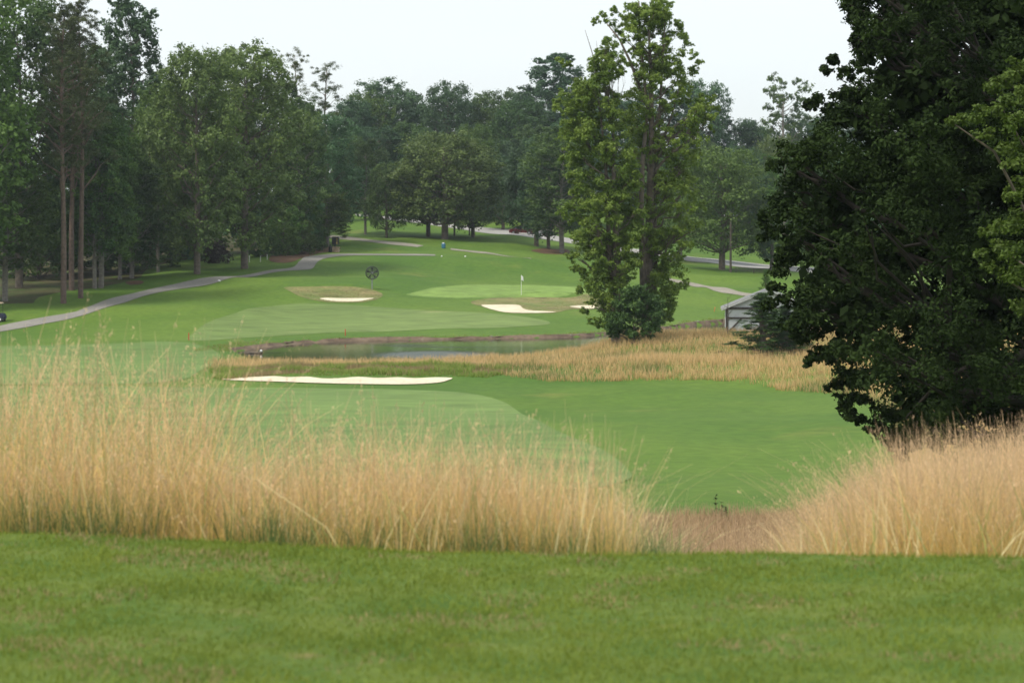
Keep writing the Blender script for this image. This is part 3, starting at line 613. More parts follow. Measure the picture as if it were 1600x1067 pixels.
def leaf_mesh(name, cl, nsub, nleaf, size, mat, seed, flat=.8, subr=.38, upb=.5, asp=.55, fill=.25, ang=False):
    """cl: rows (x,y,z,rx,rz,tint). Each clump bears sub-clumps, each sub-clump bears leaves."""
    g = np.random.default_rng(seed); cl = np.asarray(cl, float); n = len(cl)
    d = g.normal(size=(n, nsub, 3)); d[..., 2] = d[..., 2] * .9 + .25; d /= np.linalg.norm(d, axis=2)[..., None]
    rad = g.uniform(.55, 1.0, (n, nsub, 1)) ; rad[g.random((n, nsub, 1)) < fill] *= .5
    rr = np.stack([cl[:, 3], cl[:, 3], cl[:, 4]], -1)[:, None, :]
    sc_ = cl[:, None, :3] + d * rad * rr
    sr = (cl[:, 3] * subr)[:, None] * g.uniform(.6, 1.25, (n, nsub))
    st = cl[:, 5][:, None] + g.normal(0, .12, (n, nsub))
    S = sc_.reshape(-1, 3); sr = sr.ravel(); st = st.ravel(); so = d.reshape(-1, 3); m = len(S)
    q = g.normal(size=(m, nleaf, 3)); q /= np.linalg.norm(q, axis=2)[..., None]
    r = g.random((m, nleaf, 1)) ** .5 * g.uniform(.55, 1.45, (m, nleaf, 1))
    P = S[:, None, :] + q * r * sr[:, None, None] * np.array([1, 1, flat])
    nn = q * .55 + so[:, None, :] * .35 + np.array([0, 0, upb]) + g.normal(0, .55, q.shape); nn /= np.linalg.norm(nn, axis=2)[..., None]
    P = P.reshape(-1, 3); nn = nn.reshape(-1, 3); k = len(P)
    t = np.cross(nn, g.normal(size=nn.shape)); t /= np.linalg.norm(t, axis=1)[:, None] + 1e-9; b = np.cross(nn, t)
    Ls = size * g.uniform(.6, 1.3, k)[:, None]; W = Ls * asp
    V = np.stack([P - t * Ls * .5, P + b * W * .5 - t * Ls * .05, P + t * Ls * .5 - nn * Ls * .12, P - b * W * .5 - t * Ls * .05], 1)
    F = np.arange(k * 4).reshape(-1, 4)
    ti = np.clip(np.repeat(st, nleaf) + g.normal(0, .10, k), 0, 1)
    return np_mesh(name, V.reshape(-1, 3), F, mat, attr=np.repeat(ti, 4))
def wig(a, b, k, amp, g, sag=0):
    a = np.array(a, float); b = np.array(b, float); ts = np.linspace(0, 1, k); L_ = np.linalg.norm(b - a)
    p = a + (b - a) * ts[:, None] + g.normal(0, amp * L_, (k, 3)) * (np.sin(ts * np.pi))[:, None]
    p[:, 2] += sag * L_ * np.sin(ts * np.pi); return p
def trunk_mb(H_, r0, cl, g, lean=(0, 0), top=.85, crown0=.2, nb=None, sides=8, flare=1.5, twigs=False):
    mb = MB(); k = 9; ts = np.linspace(0, 1, k)
    ax = np.column_stack([lean[0] * ts ** 1.5 + .012 * H_ * np.sin(ts * 5 + g.random() * 6) * ts, lean[1] * ts ** 1.5 + .012 * H_ * np.cos(ts * 4 + g.random() * 6) * ts, ts * H_ * top - .3])
    rad = r0 * (1 - ts) ** .8 + .04; rad[0] *= flare
    ax = np.insert(ax, 1, ax[0] + (ax[1] - ax[0]) * .16, axis=0); rad = np.insert(rad, 1, r0 * 1.03)
    mb.tube(ax, list(rad), sides)
    zz = ax[:, 2]
    sel = cl if nb is None or nb >= len(cl) else [cl[i] for i in g.choice(len(cl), nb, replace=False)]
    for c in sel:
        dist = math.hypot(c[0], c[1]); z0 = min(max(c[2] - dist * g.uniform(.5, 1.0), H_ * crown0 * .8), H_ * top * .93)
        a = [np.interp(z0, zz, ax[:, 0]), np.interp(z0, zz, ax[:, 1]), z0]
        rb = min(np.interp(z0, zz, rad) * .55, .03 + dist * .022 * (r0 / .3) ** .5)
        p = wig(a, c[:3], 5, .05, g, -.04); mb.tube(p, [rb, rb * .8, rb * .6, rb * .4, rb * .16], 5, False)
        if twigs:
            for _ in range(5):
                dd = g.normal(size=3); dd /= np.linalg.norm(dd); e = np.array(c[:3]) + dd * np.array([c[3], c[3], c[4]]) * .85
                s0 = p[2 + int(g.integers(0, 2))]; q2 = wig(s0, e, 4, .07, g); mb.tube(q2, [rb * .4, rb * .28, rb * .18, rb * .06], 4, False)
    return mb
def crown_cl(H_, Rm, z0, prof, n, g, cr=.28, tv=.2, hollow=.45):
    out = []
    for i in range(n):
        t = (i + g.random()) / n; t = t ** .85; pr = prof(t) * Rm; a = i * 2.399963 + g.uniform(-.5, .5)
        rr = pr * (hollow + (1 - hollow) * g.random() ** .6) * .82; c = Rm * cr * g.uniform(.7, 1.3) * (.65 + .35 * pr / Rm)
        out.append((rr * math.cos(a), rr * math.sin(a), z0 + (H_ - z0 - c * .7) * t, c, c * .72, .45 + g.uniform(-tv, tv)))
    return out
VAR = {}
def variant(name, H_, Rm, z0, prof, n, nsub, nleaf, size, r0, seed, cr=.36, bark='bark', leafm='mid', flat=.8, asp=.68, subr=.38, nb=None, top=.85, hollow=.45, upb=.5, tv=.2, flare=1.5):
    g = np.random.default_rng(seed); cl = crown_cl(H_, Rm, z0, prof, n, g, cr, tv, hollow)
    tm = trunk_mb(H_, r0, cl, g, crown0=z0 / H_, nb=nb, top=top, flare=flare)
    me = bpy.data.meshes.new('trunk'); me.from_pydata(tm.v, [], tm.f); me.materials.append(M[bark]); me.polygons.foreach_set('use_smooth', [True] * len(me.polygons)); me.update()
    VAR[name] = (H_, Rm, me, leaf_mesh('crown', cl, nsub, nleaf, size, LM[leafm], seed + 50, flat, subr, asp=asp, upb=upb))
dome = lambda t: math.sqrt(max(0, 1 - (max(0, t - .35) / .75) ** 2)) * (.78 + .22 * min(1, t / .3))
ovalp = lambda t: max(.12, math.sin(math.pi * (.18 + .66 * t)) ** .7)
cone = lambda t: max(.05, 1 - t * .97)
popl = lambda t: max(.15, math.sin(math.pi * (.24 + .66 * t)) ** .6)
variant('oak_a', 18, 7.5, 3.2, dome, 62, 10, 40, .34, .42, 101)
variant('oak_b', 19, 6.5, 2.6, dome, 58, 10, 40, .34, .36, 102, tv=.25)
variant('oval_a', 24, 6.2, 3.0, ovalp, 70, 10, 40, .34, .38, 103)
variant('oval_b', 26, 6.0, 5.0, ovalp, 66, 10, 40, .34, .34, 104, tv=.28, bark='bark_grey')
variant('poplar', 28, 4.6, 6.0, popl, 60, 10, 32, .38, .36, 105, cr=.34)
variant('pine_a', 30, 5.0, 13.0, lambda t: max(.2, math.sin(math.pi * (.25 + .7 * t))) * (.8 + .35 * math.sin(t * 23)), 60, 6, 42, .42, .32, 106, bark='bark_pine', leafm='pine', flat=.45, asp=.16, cr=.25, subr=.5, nb=60, top=.97, upb=.9, flare=1.2)
variant('pine_b', 24, 4.2, 8.0, lambda t: max(.35, math.sin(math.pi * (.25 + .58 * t))) * (.7 + .42 * math.sin(t * 27)), 34, 6, 42, .42, .26, 107, bark='bark_pine', leafm='pine', flat=.45, asp=.16, cr=.26, subr=.5, top=.97, upb=.9, flare=1.2)
variant('shrub', 6, 3.4, .2, dome, 40, 8, 24, .26, .12, 108, cr=.34, hollow=.3)
variant('under', 12, 5.2, .6, dome, 52, 9, 26, .34, .18, 109, cr=.3)
variant('spruce', 8, 2.3, .3, lambda t: max(.05, (1 - t)) * (.85 + .25 * math.sin(t * 40)), 90, 5, 22, .26, .12, 110, cr=.22, leafm='blue', flat=.35, asp=.2, subr=.5, top=.97, upb=.8, flare=1.1)
variant('ragged', 20, 5.5, 7, lambda t: .45 + .55 * abs(math.sin(t * 9)), 34, 7, 26, .34, .34, 111, cr=.2, bark='bark_grey')

def tree(kind, px, D, top, hw, mat, label, name='broadleaf_tree', cat='tree', group=None, bark=None, rz=None, sink=.15, bw=None):
    H_, Rm, tm, lm = VAR[kind]; x, y, z = at(px, D)
    h = H(np.array([x]), np.array([y]))[0] - (top - HROW) / FPX * D
    s = h / H_; sx = (hw * (1.25 if kind[:4] in ('oval', 'popl') else 1.08) / FPX * D) / Rm
    e = empty(name, (x, y, z - sink), random.uniform(0, 6.28) if rz is None else rz, (sx, sx, s)); tag(e, label, cat, group)
    a = link('trunk', tm, e); b = link('crown', lm, e)
    b['kind'] = 'stuff'
    b.material_slots[0].link = 'OBJECT'; b.material_slots[0].material = LM[mat]
    if bark: a.material_slots[0].link = 'OBJECT'; a.material_slots[0].material = M[bark]
    return e

GL, GM, GF, GB = 'trees of the left woods', 'trees on the lawn before the road', 'trees of the far wood', 'shrubs at the foot of the left woods'
BT, PT, SH = 'broadleaf_tree', 'pine_tree', 'shrub'
TREES = [
 # left woods, front to back
 ('oval_a', -70, 226, -90, 110, 'mid', 'huge broadleaf tree whose crown fills the top left corner', BT, GL, 'bark_grey'),
 ('oval_b', 8, 231, 205, 62, 'mid', 'bright leafy tree behind the golf cart at the frame edge', BT, GL, 'bark_grey'),
 ('oval_a', 30, 246, -25, 75, 'dark', 'dark broadleaf tree just left of the tall pines', BT, GL, None),
 ('pine_a', 99, 230, -5, 66, 'pine', 'tall pine with slim bare trunk, nearest the path', PT, GL, None),
 ('pine_a', 112, 243, 18, 60, 'pine', 'tall pine just behind the nearest pine trunk', PT, GL, None),
 ('pine_a', 126, 235, -12, 60, 'pine', 'tall pine with thicker bare trunk right of the pair', PT, GL, None),
 ('oval_b', 148, 247, 150, 46, 'dark', 'dark tree, left one of two close trunks behind the pines', BT, GL, None),
 ('oval_b', 158, 248, 175, 58, 'mid', 'broad low tree, right one of two close trunks behind the pines', BT, GL, None),
 ('poplar', 205, 275, -12, 50, 'blue', 'tallest narrow poplar standing out against the sky', 'poplar_tree', GL, None),
 ('oval_b', 187, 256, 215, 40, 'mid', 'tree with short pale trunk foot in the left woods', BT, GL, 'bark_grey'),
 ('oval_a', 206, 257, 235, 48, 'dark', 'tree with slender pale trunk at the bare patch', BT, GL, 'bark_grey'),
 ('oval_b', 247, 268, 128, 38, 'light', 'yellow green slim tree between poplar and grey green tree', BT, GL, None),
 ('oval_a', 308, 262, 62, 66, 'olive', 'large grey green tree with thick trunk, left of two by the path', BT, GL, None),
 ('oval_a', 382, 273, 58, 78, 'olive', 'largest olive tree with flared trunk, right of two by the path', BT, GL, None),
 ('oval_b', 340, 288, 70, 48, 'olive', 'tree top peeking between the two large path side trees', BT, GL, None),
 ('pine_b', 462, 318, 72, 34, 'pine', 'open crowned pine on the skyline right of the olive tree', PT, GL, None),
 ('pine_b', 508, 345, 92, 42, 'pine', 'sparse pine at the right end of the left woods', PT, GL, None),
 ('oval_b', 466, 306, 150, 42, 'olive', 'olive crowned tree overhanging the shrubs by the path', BT, GL, None),
 ('oval_b', 512, 322, 298, 34, 'light', 'small bright tree at the end of the woods above the black sign', BT, GL, None),
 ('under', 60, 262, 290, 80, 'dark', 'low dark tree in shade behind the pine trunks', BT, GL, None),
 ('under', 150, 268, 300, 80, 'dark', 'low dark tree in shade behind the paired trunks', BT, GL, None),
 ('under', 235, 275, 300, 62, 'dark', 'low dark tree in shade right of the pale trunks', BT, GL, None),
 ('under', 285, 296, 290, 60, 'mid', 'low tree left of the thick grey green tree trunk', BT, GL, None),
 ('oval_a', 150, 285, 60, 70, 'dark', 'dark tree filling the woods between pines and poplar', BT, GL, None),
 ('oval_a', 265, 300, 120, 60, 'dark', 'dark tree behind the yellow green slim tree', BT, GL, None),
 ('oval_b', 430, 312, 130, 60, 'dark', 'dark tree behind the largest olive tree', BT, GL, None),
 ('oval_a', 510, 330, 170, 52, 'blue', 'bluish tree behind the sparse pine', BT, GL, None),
 ('under', 440, 300, 318, 40, 'mid', 'leafy low tree behind the white posts', BT, GL, None),
 ('under', 476, 308, 290, 34, 'mid', 'leafy low tree over the mulch bed', BT, GL, None),
 # shrubs
 ('shrub', 338, 284, 372, 24, 'plum', 'purple brown shrub between the two thick trunks', SH, GB, None),
 ('shrub', 410, 294, 352, 28, 'dark', 'dark shrub behind the white posts', SH, GB, None),
 ('shrub', 443, 297, 345, 28, 'mid', 'green shrub left of the mulch bed', SH, GB, None),
 ('shrub', 472, 302, 340, 25, 'mid', 'green shrub on the mulch bed', SH, GB, None),
 ('shrub', 496, 308, 340, 15, 'dark', 'dark shrub next to the black sign', SH, GB, None),
 # lawn trees before the road
 ('oval_b', 571, 352, 215, 30, 'dark', 'dark lawn tree at the left end of the road', BT, GM, None),
 ('oak_b', 604, 346, 250, 33, 'olive', 'small grey green lawn tree with short trunk', BT, GM, None),
 ('oak_a', 669, 352, 222, 60, 'dark', 'slim trunked lawn tree left of the thickest trunk', BT, GM, None),
 ('oak_a', 695, 343, 199, 92, 'olive', 'largest round lawn tree with the thickest trunk', BT, GM, None),
 ('oak_b', 739, 350, 222, 56, 'mid', 'lawn tree right of the utility poles', BT, GM, None),
 ('oak_b', 786, 372, 236, 46, 'blue', 'lawn tree behind the green street sign', BT, GM, None),
 ('oak_a', 838, 336, 208, 62, 'blue', 'low branched lawn tree in front of the dark red car', BT, GM, None),
 ('oak_b', 857, 331, 200, 50, 'blue', 'slim lawn tree between the low branched tree and forked trunk', BT, GM, None),
 ('oval_b', 878, 322, 196, 56, 'dark', 'lawn tree with thick pale trunk left of the tall poplars', BT, GM, 'bark_grey'),
 ('oak_a', 1128, 312, 222, 84, 'light', 'pale green sycamore like tree with thick dark trunk', BT, GM, None),
 ('oak_b', 1206, 318, 262, 52, 'blue', 'dark drooping tree over the road right of the utility pole', BT, GM, None),
 ('ragged', 1226, 306, 230, 44, 'mid', 'tree with pale leaning trunk behind the shed', BT, GM, 'bark_grey'),
 ('oval_b', 1062, 330, 240, 52, 'mid', 'lawn tree seen through the right side of the tall tree', BT, GM, None),
 ('oak_b', 1290, 300, 250, 60, 'dark', 'dark tree behind the big overhanging tree', BT, GM, None),
]
far = [(548,150,'blue'),(572,138,'mid'),(600,120,'blue'),(632,136,'blue'),(662,158,'dark'),(700,120,'blue'),(728,150,'mid'),(757,160,'blue'),(782,134,'dark'),(812,150,'dark'),(838,132,'blue'),(866,78,'blue'),
       (905,125,'mid'),(960,140,'blue'),(1030,130,'blue'),(1100,118,'blue'),(1150,180,'blue'),(1183,188,'mid'),(1226,112,'olive'),(1258,172,'blue'),(1310,180,'blue')]
farlab = ['at the left end of the skyline', 'small and fresh green beside the skyline start', 'with the rounded double top left of centre', 'with a flat top below the double top', 'low and dark before the pointed one', 'with a pointed light top, highest left of centre',
          'sloping down right of the pointed one', 'with a low bluish top', 'with a gappy dark crown', 'dark, with sky gaps beside the tallest one', 'leaning against the tallest one', 'standing tallest, left of the poplar pair', 'half behind the left poplar', 'seen through the left poplar',
          'seen through the right poplar', 'peeking out right of the poplar pair', 'low and round right of the sky dip', 'low and fresh green in the sky dip', 'with bare ragged branches against the sky', 'rounded, next to the ragged one', 'partly hidden by the big overhanging tree']
vk = ['oval_a', 'oak_a', 'oval_b', 'oak_b']
for i, ((px, tp, mt), lb) in enumerate(zip(far, farlab)):
    kd = 'ragged' if 'ragged' in lb and 'bare' in lb else 'poplar' if tp < 80 else vk[i % 4]
    TREES.append((kd, px, 430 + (i * 37 % 30), tp, 40 + (i * 13 % 17), mt, 'far wood tree ' + lb, BT, GF, None))
mid = [(545,205,385,34,'mid','at the left below the skyline'),(590,192,402,40,'blue','behind the small grey green lawn tree'),(640,185,404,42,'dark','dark, behind the round lawn tree'),(740,188,400,40,'mid','bright, above the round lawn tree'),(800,215,404,46,'blue','dark, right of the bright one'),
       (835,190,402,44,'dark','dark, above the low branched lawn tree'),(895,175,398,44,'blue','behind the left poplar'),(1000,230,398,50,'dark','deep behind the poplar trunks'),(1090,210,400,44,'dark','behind the pale sycamore like tree'),(1160,225,392,46,'blue','right of the pale sycamore like tree'),(1215,205,396,46,'olive','above the drooping tree'),(1262,225,392,44,'mid','beside the big overhanging tree')]
for px, tp, D, hw, mt, lb in mid:
    TREES.append((vk[(px // 7) % 4], px, D, tp, hw, mt, 'second row wood tree ' + lb, BT, GF, None))
for T in TREES:
    kd, px, D, tp, hw, mt, lb, nm, gr, bk = T
    tree(kd, px, D, tp, hw, mt, lb, name=nm, cat='shrub' if nm == 'shrub' else 'tree', group=gr, bark=bk)
# far-off wood behind and outside the picture: one mass
g = np.random.default_rng(5); cl = []
for i in range(330):
    px_ = g.uniform(-900, 2500); D = g.uniform(395, 520)
    if 520 < px_ < 1350 and D < 408: D = 470
    x, y, z = at(px_, D); hgt = g.uniform(9, 14) + (6 if px_ < 520 or px_ > 1350 else 0)
    for q in range(7):
        cl.append((x + g.normal(0, 2.6), y + g.normal(0, 2.6), z + hgt * (q + .3) / 7.5, g.uniform(2.0, 3.6), 2.4, .45 + g.uniform(-.2, .2)))
for i in range(150):                              # depths of the left woods
    px_ = g.uniform(-900, 470); D = g.uniform(285, 380); x, y, z = at(px_, D); hgt = g.uniform(10, 19)
    for q in range(7):
        cl.append((x + g.normal(0, 2.6), y + g.normal(0, 2.6), z + hgt * (q + .3) / 7.5, g.uniform(2.0, 3.4), 2.4, .45 + g.uniform(-.2, .2)))
o = link('distant_wood', leaf_mesh('distant_wood', cl, 5, 6, 1.15, LM['blue'], 77)); tag(o, 'continuous dark wood behind the tree rows', kind='stuff')

# tall pair of poplars by the pond, built clump by clump ------------
def blob_tree(name, base_px, D, blobs, mat, label, seed, nsub, nleaf, size, r0, Htop, depth, bark='bark', lean=(0, 0), crown0=.15, nb=None, stems=None, group=None, asp=.6, upb=.45, subr=.38, twigs=True, flat=.8, dvar=.6, part_label=None):
    g = np.random.default_rng(seed); x, y, z = at(base_px, D); cl = []
    for b in blobs:
        bx, by, br = b[:3]; rz = (b[4] if len(b) > 4 else br) / FPX * D; r = br / FPX * D
        cx = (bx - 800) / FPX * D - x; cz = EYE - (by - HROW) / FPX * D - z
        dy = (b[3] if len(b) > 3 and b[3] is not None else g.uniform(-dvar, dvar) * depth)
        ti = b[5] if len(b) > 5 else .45 + g.uniform(-.2, .2)
        # keep the clump on its sight line when it stands nearer or farther than the trunk
        k = (D + dy) / D; cl.append(((cx + x) * k - x, dy, (cz + z - EYE) * k + EYE - z, r, rz, ti))
    e = empty(name, (x, y, z - .1)); tag(e, label, 'tree', group)
    tm = trunk_mb(Htop, r0, cl, g, lean=lean, crown0=crown0, nb=nb, top=1.0, sides=10, twigs=twigs)
    if stems:
        for (p0, p1, ra, rb) in stems:
            pts = [((a - 800) / FPX * D - x, dd, EYE - (b - HROW) / FPX * D - z) for a, b, dd in p0]
            n_ = len(pts); tm.tube(pts, [ra + (rb - ra) * i / (n_ - 1) for i in range(n_)], 8)
    tm.build('trunk', M[bark], e, smooth=True)
    c = link('crown', leaf_mesh('crown', cl, nsub, nleaf, size, LM[mat], seed + 9, flat, subr, upb, asp, .3), e); c['kind'] = 'stuff'
    return e, cl
g = np.random.default_rng(3)
def fillb(spec, n, seed, rmin, rmax):
    """scatter clumps in an outline given by (row, left column, right column)"""
    g = np.random.default_rng(seed); r_ = [s[0] for s in spec]; out = []
    wts = np.array([max(1, s[2] - s[1]) for s in spec], float)
    for i in range(n):
        row = np.interp(g.random() * 1.0, np.linspace(0, 1, len(r_)), r_) if False else g.uniform(r_[0], r_[-1])
        a = np.interp(row, r_, [s[1] for s in spec]); b = np.interp(row, r_, [s[2] for s in spec])
        if g.random() > (b - a) / wts.max() + .15: continue
        rd = g.uniform(rmin, rmax); rd = min(rd, max(5, (b - a) * .4))
        out.append((g.uniform(a + rd * .8, b - rd * .8) if b - a > 2 * rd else (a + b) / 2, row, rd, None, rd * .75))
    return out
LB = fillb([(95,925,960),(120,905,962),(150,880,975),(200,870,985),(240,878,1000),(290,885,1005),(330,880,1015),(380,890,1010),(420,892,1000),(450,905,985),(480,918,975),(510,930,968)], 420, 31, 8, 17)
LB += fillb([(60,938,985),(100,915,985),(150,885,985)], 30, 71, 8, 14) + [(958,70,10),(945,62,9),(948,80,11),(940,120,12),(915,130,12),(898,165,12),(885,175,11),(872,160,9),(888,100,8),(875,95,7)] + [(878,150,14),(868,165,9),(900,135,12),(950,100,11),(958,88,9),(880,330,12),(893,400,10),(898,418,9),(905,450,9),(915,485,9),(925,500,9),(885,250,13),(880,205,12)]
blob_tree('poplar_tree', 962, 160, LB, 'gum', 'left one of the tall pair by the pond, shorter and leafier', 41, 9, 30, .19, .34, 17.5, 3.0, crown0=.1, nb=80, subr=.42,
          stems=[([(958,520,0),(955,440,.2),(950,340,0),(946,240,.3),(935,150,0)],0,.25,.06),([(930,112,0),(928,90,0),(922,70,0),(914,45,0)],0,.05,.015),([(930,105,0),(934,80,.2),(932,62,.2)],0,.03,.01),([(955,260,.3),(940,245,-.8),(925,235,-1.2)],0,.12,.05)])
RB = fillb([(0,975,1050),(40,968,1050),(60,985,1065),(90,978,1075),(120,975,1092),(150,965,1110),(190,965,1114),(230,965,1104),(270,970,1098),(320,965,1094),(360,965,1085),(400,1000,1080),(440,1010,1072),(480,1015,1060),(500,1000,1050)], 360, 33, 8, 17)
RB += fillb([(0,968,1052),(40,965,1070),(80,990,1085),(120,985,1100)], 24, 73, 7, 13) + [(1075,70,10),(1082,85,10),(1092,95,9),(1062,40,9),(1070,55,9),(1112,150,9),(1118,168,8),(1040,20,10),(930,32,8),(960,15,8),(975,25,10),(990,40,10)] + [(940,25,10),(952,35,11),(965,48,10),(975,60,9),(1000,10,12),(1030,2,9),(1045,8,8),(1048,60,14),(1105,165,10),(1112,180,9),(1110,200,8),(1085,110,11),(1060,450,10),(1070,440,9),(1045,495,9),(1075,380,11),(1090,350,12),(1098,320,10),(990,300,12)]
blob_tree('poplar_tree', 1014, 163, RB, 'gum', 'right one of the tall pair by the pond, taller with sparse top', 43, 9, 27, .19, .38, 25.0, 3.0, crown0=.1, nb=80, subr=.40,
          stems=[([(1008,524,0),(1004,440,-.5),(1000,330,-1.2),(1003,250,-1.0),(1012,170,0),(1000,60,0),(998,0,0)],0,.28,.05),([(1020,524,.3),(1024,400,.5),(1022,300,.5),(1030,200,.5),(1035,100,0),(1040,20,0)],0,.26,.04),
                 ([(1005,150,0),(985,95,0),(968,60,0),(948,35,0)],0,.13,.04),([(1024,250,.3),(1050,180,.6),(1065,120,0)],0,.12,.04)])
BB = fillb([(452,968,1020),(470,955,1040),(490,945,1042),(510,940,1038),(524,945,1030)], 90, 35, 10, 17)
blob_tree('shrub', 990, 157.5, BB, 'dark', 'round dark bush at the foot of the tall pair by the pond', 45, 8, 30, .16, .08, 1.8, 1.6, crown0=.05, nb=20)[0]['category'] = 'shrub'

# big dark oak hanging in from the right ----------------------------
DB = 50
OUT = [(-90,1300,1900),(0,1315,1900),(60,1335,1900),(110,1345,1900),(170,1300,1900),(215,1250,1900),(260,1215,1900),(320,1198,1900),(380,1215,1900),(440,1238,1900),(480,1235,1900),(520,1255,1900),(560,1295,1900),(600,1300,1900),(640,1335,1900),(680,1392,1900),(705,1420,1880)]
g = np.random.default_rng(50); NB = []
rws = [s[0] for s in OUT]
while len(NB) < 620:
    row = g.uniform(-90, 700); a = np.interp(row, rws, [s[1] for s in OUT]); px_ = a + (1900 - a) * g.random() ** 1.1
    dist = px_ - a
    rd = g.uniform(26, 52) if dist > 60 else g.uniform(17, 30)
    px_ = max(px_, a + rd * .8)
    # ellipsoid crown: depth range grows away from the outline
    dm = 6.5 * math.sqrt(max(.02, 1 - ((px_ - 1700) / 560) ** 2))
    dy = g.uniform(-1, 1) * dm if dist > 40 else g.uniform(-.35, .35) * dm
    if row > 600 and g.random() < .35: continue
    NB.append((px_, row, rd, dy, rd * .75))
NB += [(1335,20,22,0,18),(1325,8,16,0,14),(1350,75,24,0,20),(1345,95,20,1,16),(1320,110,16,0,14),(1302,85,12,0,10),(1310,140,20,0,16),(1290,105,12,0,10),(1275,150,16,0,13),(1300,165,20,0,16),(1325,150,18,0,14),(1265,160,13,0,11),(1230,230,22,0,18),(1208,250,16,0,13),
       (1205,350,20,0,16),(1195,330,12,0,10),(1222,400,20,0,17),(1190,365,8,0,8),(1245,520,12,0,15),(1242,508,10,0,10),(1268,552,13,0,13),(1262,560,8,0,9),(1330,640,15,0,14),(1340,648,12,0,11),(1318,628,11,0,9),(1400,692,13,0,11),(1408,708,10,0,9),(1250,470,18,0,15),(1285,545,20,0,15),
       (1430,660,20,-1,15),(1460,690,16,-1,12),(1500,680,20,-1,14),(1540,700,16,-1,12),(1580,690,20,-1,14),(1345,590,18,0,14),(1222,462,20,0,15),(1232,500,19,0,15),(1210,445,15,0,12),(1200,470,12,0,10),(1250,490,22,0,17),(1270,520,20,0,15),(1215,420,18,0,14),(1305,600,18,0,14),(1365,660,18,0,14),(1385,640,22,0,16),(1350,620,20,0,15),(1420,690,16,0,12),(1440,640,24,0,18)]
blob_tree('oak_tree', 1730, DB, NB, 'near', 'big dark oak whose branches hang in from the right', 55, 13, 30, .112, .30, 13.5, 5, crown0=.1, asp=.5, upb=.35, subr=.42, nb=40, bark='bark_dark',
          stems=[([(1500,560,-1),(1440,600,-1),(1400,640,-1.2)],0,.06,.02),([(1700,500,0),(1600,520,-1.5),(1500,590,-2),(1430,655,-2)],0,.14,.03)])
inner = [o_ for o_ in sc.objects if o_.get('label', '').startswith('big dark oak')][0]
g = np.random.default_rng(58); ic = []
for i in range(300):
    row = g.uniform(-80, 640); a = np.interp(row, rws, [s_[1] for s_ in OUT]) + 75; px_ = g.uniform(a, 1880); dy = g.uniform(-.2, 3.4)
    k = (DB + dy) / DB; ic.append(((px_ - 800) / FPX * DB * k - inner.location.x, dy, (EYE - (row - HROW) / FPX * DB * k) - inner.location.z, .95, .8, .3))
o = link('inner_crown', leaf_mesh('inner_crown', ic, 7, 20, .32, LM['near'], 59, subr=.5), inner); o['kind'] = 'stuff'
# lighter maple branches in front of it
MBb = [(1590,100,26),(1570,118,20),(1550,130,15),(1600,140,28),(1565,160,24),(1535,170,20),(1505,178,15),(1485,182,9),(1580,185,28),(1540,205,18),(1600,230,30),(1570,225,20),(1620,180,40),(1590,250,22),(1595,285,24),(1580,300,18),(1600,330,26),(1575,345,20),(1545,355,15),(1560,375,20),(1590,385,28),(1535,390,14),(1545,410,14),(1580,420,22),(1610,430,30),(1600,470,24),(1650,150,50),(1660,250,55),(1650,350,50),(1680,430,50),(1700,200,60),(1720,320,60),(1740,120,55),(1720,60,50),(1640,60,30),(1760,230,60),(1770,380,60)]
blob_tree('maple_tree', 1765, 42, [(a, b, c, None, c * .7) for a, b, c in MBb], 'nearl', 'yellow green maple branches in front of the dark oak', 57, 12, 44, .085, .16, 8.0, 1.6, crown0=.2, asp=.6, upb=.5, subr=.4, nb=9, twigs=False)

# conifers and sapling round the shed
tree('spruce', 1192, 146, 452, 80, 'dark', 'bluish spruce in front of the shed gable', name='spruce_tree', group='spruces by the shed', bark='bark')
tree('shrub', 1222, 150, 478, 46, 'dark', 'dark round shrub against the shed behind the spruce', name='shrub', cat='shrub')
tree('spruce', 1228, 148, 472, 58, 'blue', 'smaller spruce right of the shed front under the oak', name='spruce_tree', group='spruces by the shed', bark='bark')
tree('spruce', 1197, 262, 418, 20, 'mid', 'small pale conifer beyond the shed roof', name='conifer_tree', group=None, bark='bark')

# ------------------------------------------------------------------ built things
M['white'] = plain('white_paint', (.78, .78, .76), .5, var=.05)
M['panel'] = plain('weathered_white_panel', (.62, .63, .62), .75, var=.14, scale=1.2)
M['trimdark'] = plain('dark_timber', (.075, .062, .055), .8, var=.3, scale=5)
M['shingle'] = plain('grey_shingle', (.19, .19, .19), .9, var=.25, scale=4, bump=.02)
M['fascia'] = plain('pale_fascia', (.60, .59, .56), .6, var=.1)
M['black'] = plain('black_paint', (.018, .018, .02), .45, var=.2)
M['gold'] = plain('gold_lettering', (.45, .33, .12), .5, var=.3, scale=9)
M['stone'] = plain('plinth_stone', (.36, .27, .20), .9, var=.4, scale=2, bump=.03)
M['steel'] = plain('galvanised_steel', (.35, .36, .36), .4, metal=.7, var=.2)
M['darksteel'] = plain('dark_steel', (.05, .052, .05), .5, metal=.4, var=.2)
M['blueplastic'] = plain('blue_plastic', (.04, .16, .26), .45, var=.1)
M['redstake'] = plain('red_paint', (.50, .045, .025), .5, var=.1)
M['orange'] = plain('orange_paint', (.62, .16, .04), .5, var=.1)
M['signgreen'] = plain('street_sign_green', (.01, .26, .17), .4, var=.08)
M['carred'] = plain('dark_red_car_paint', (.075, .012, .012), .25, var=.05)
M['glass'] = plain('tinted_glass', (.03, .035, .04), .1, var=.05)
M['rubber'] = plain('rubber', (.02, .02, .02), .8, var=.2)
M['cream'] = plain('cream_plastic', (.66, .52, .36), .5, var=.05)
M['skin'] = plain('skin', (.52, .30, .21), .6, var=.08)
M['purple'] = plain('purple_cotton', (.22, .03, .24), .85, var=.15)
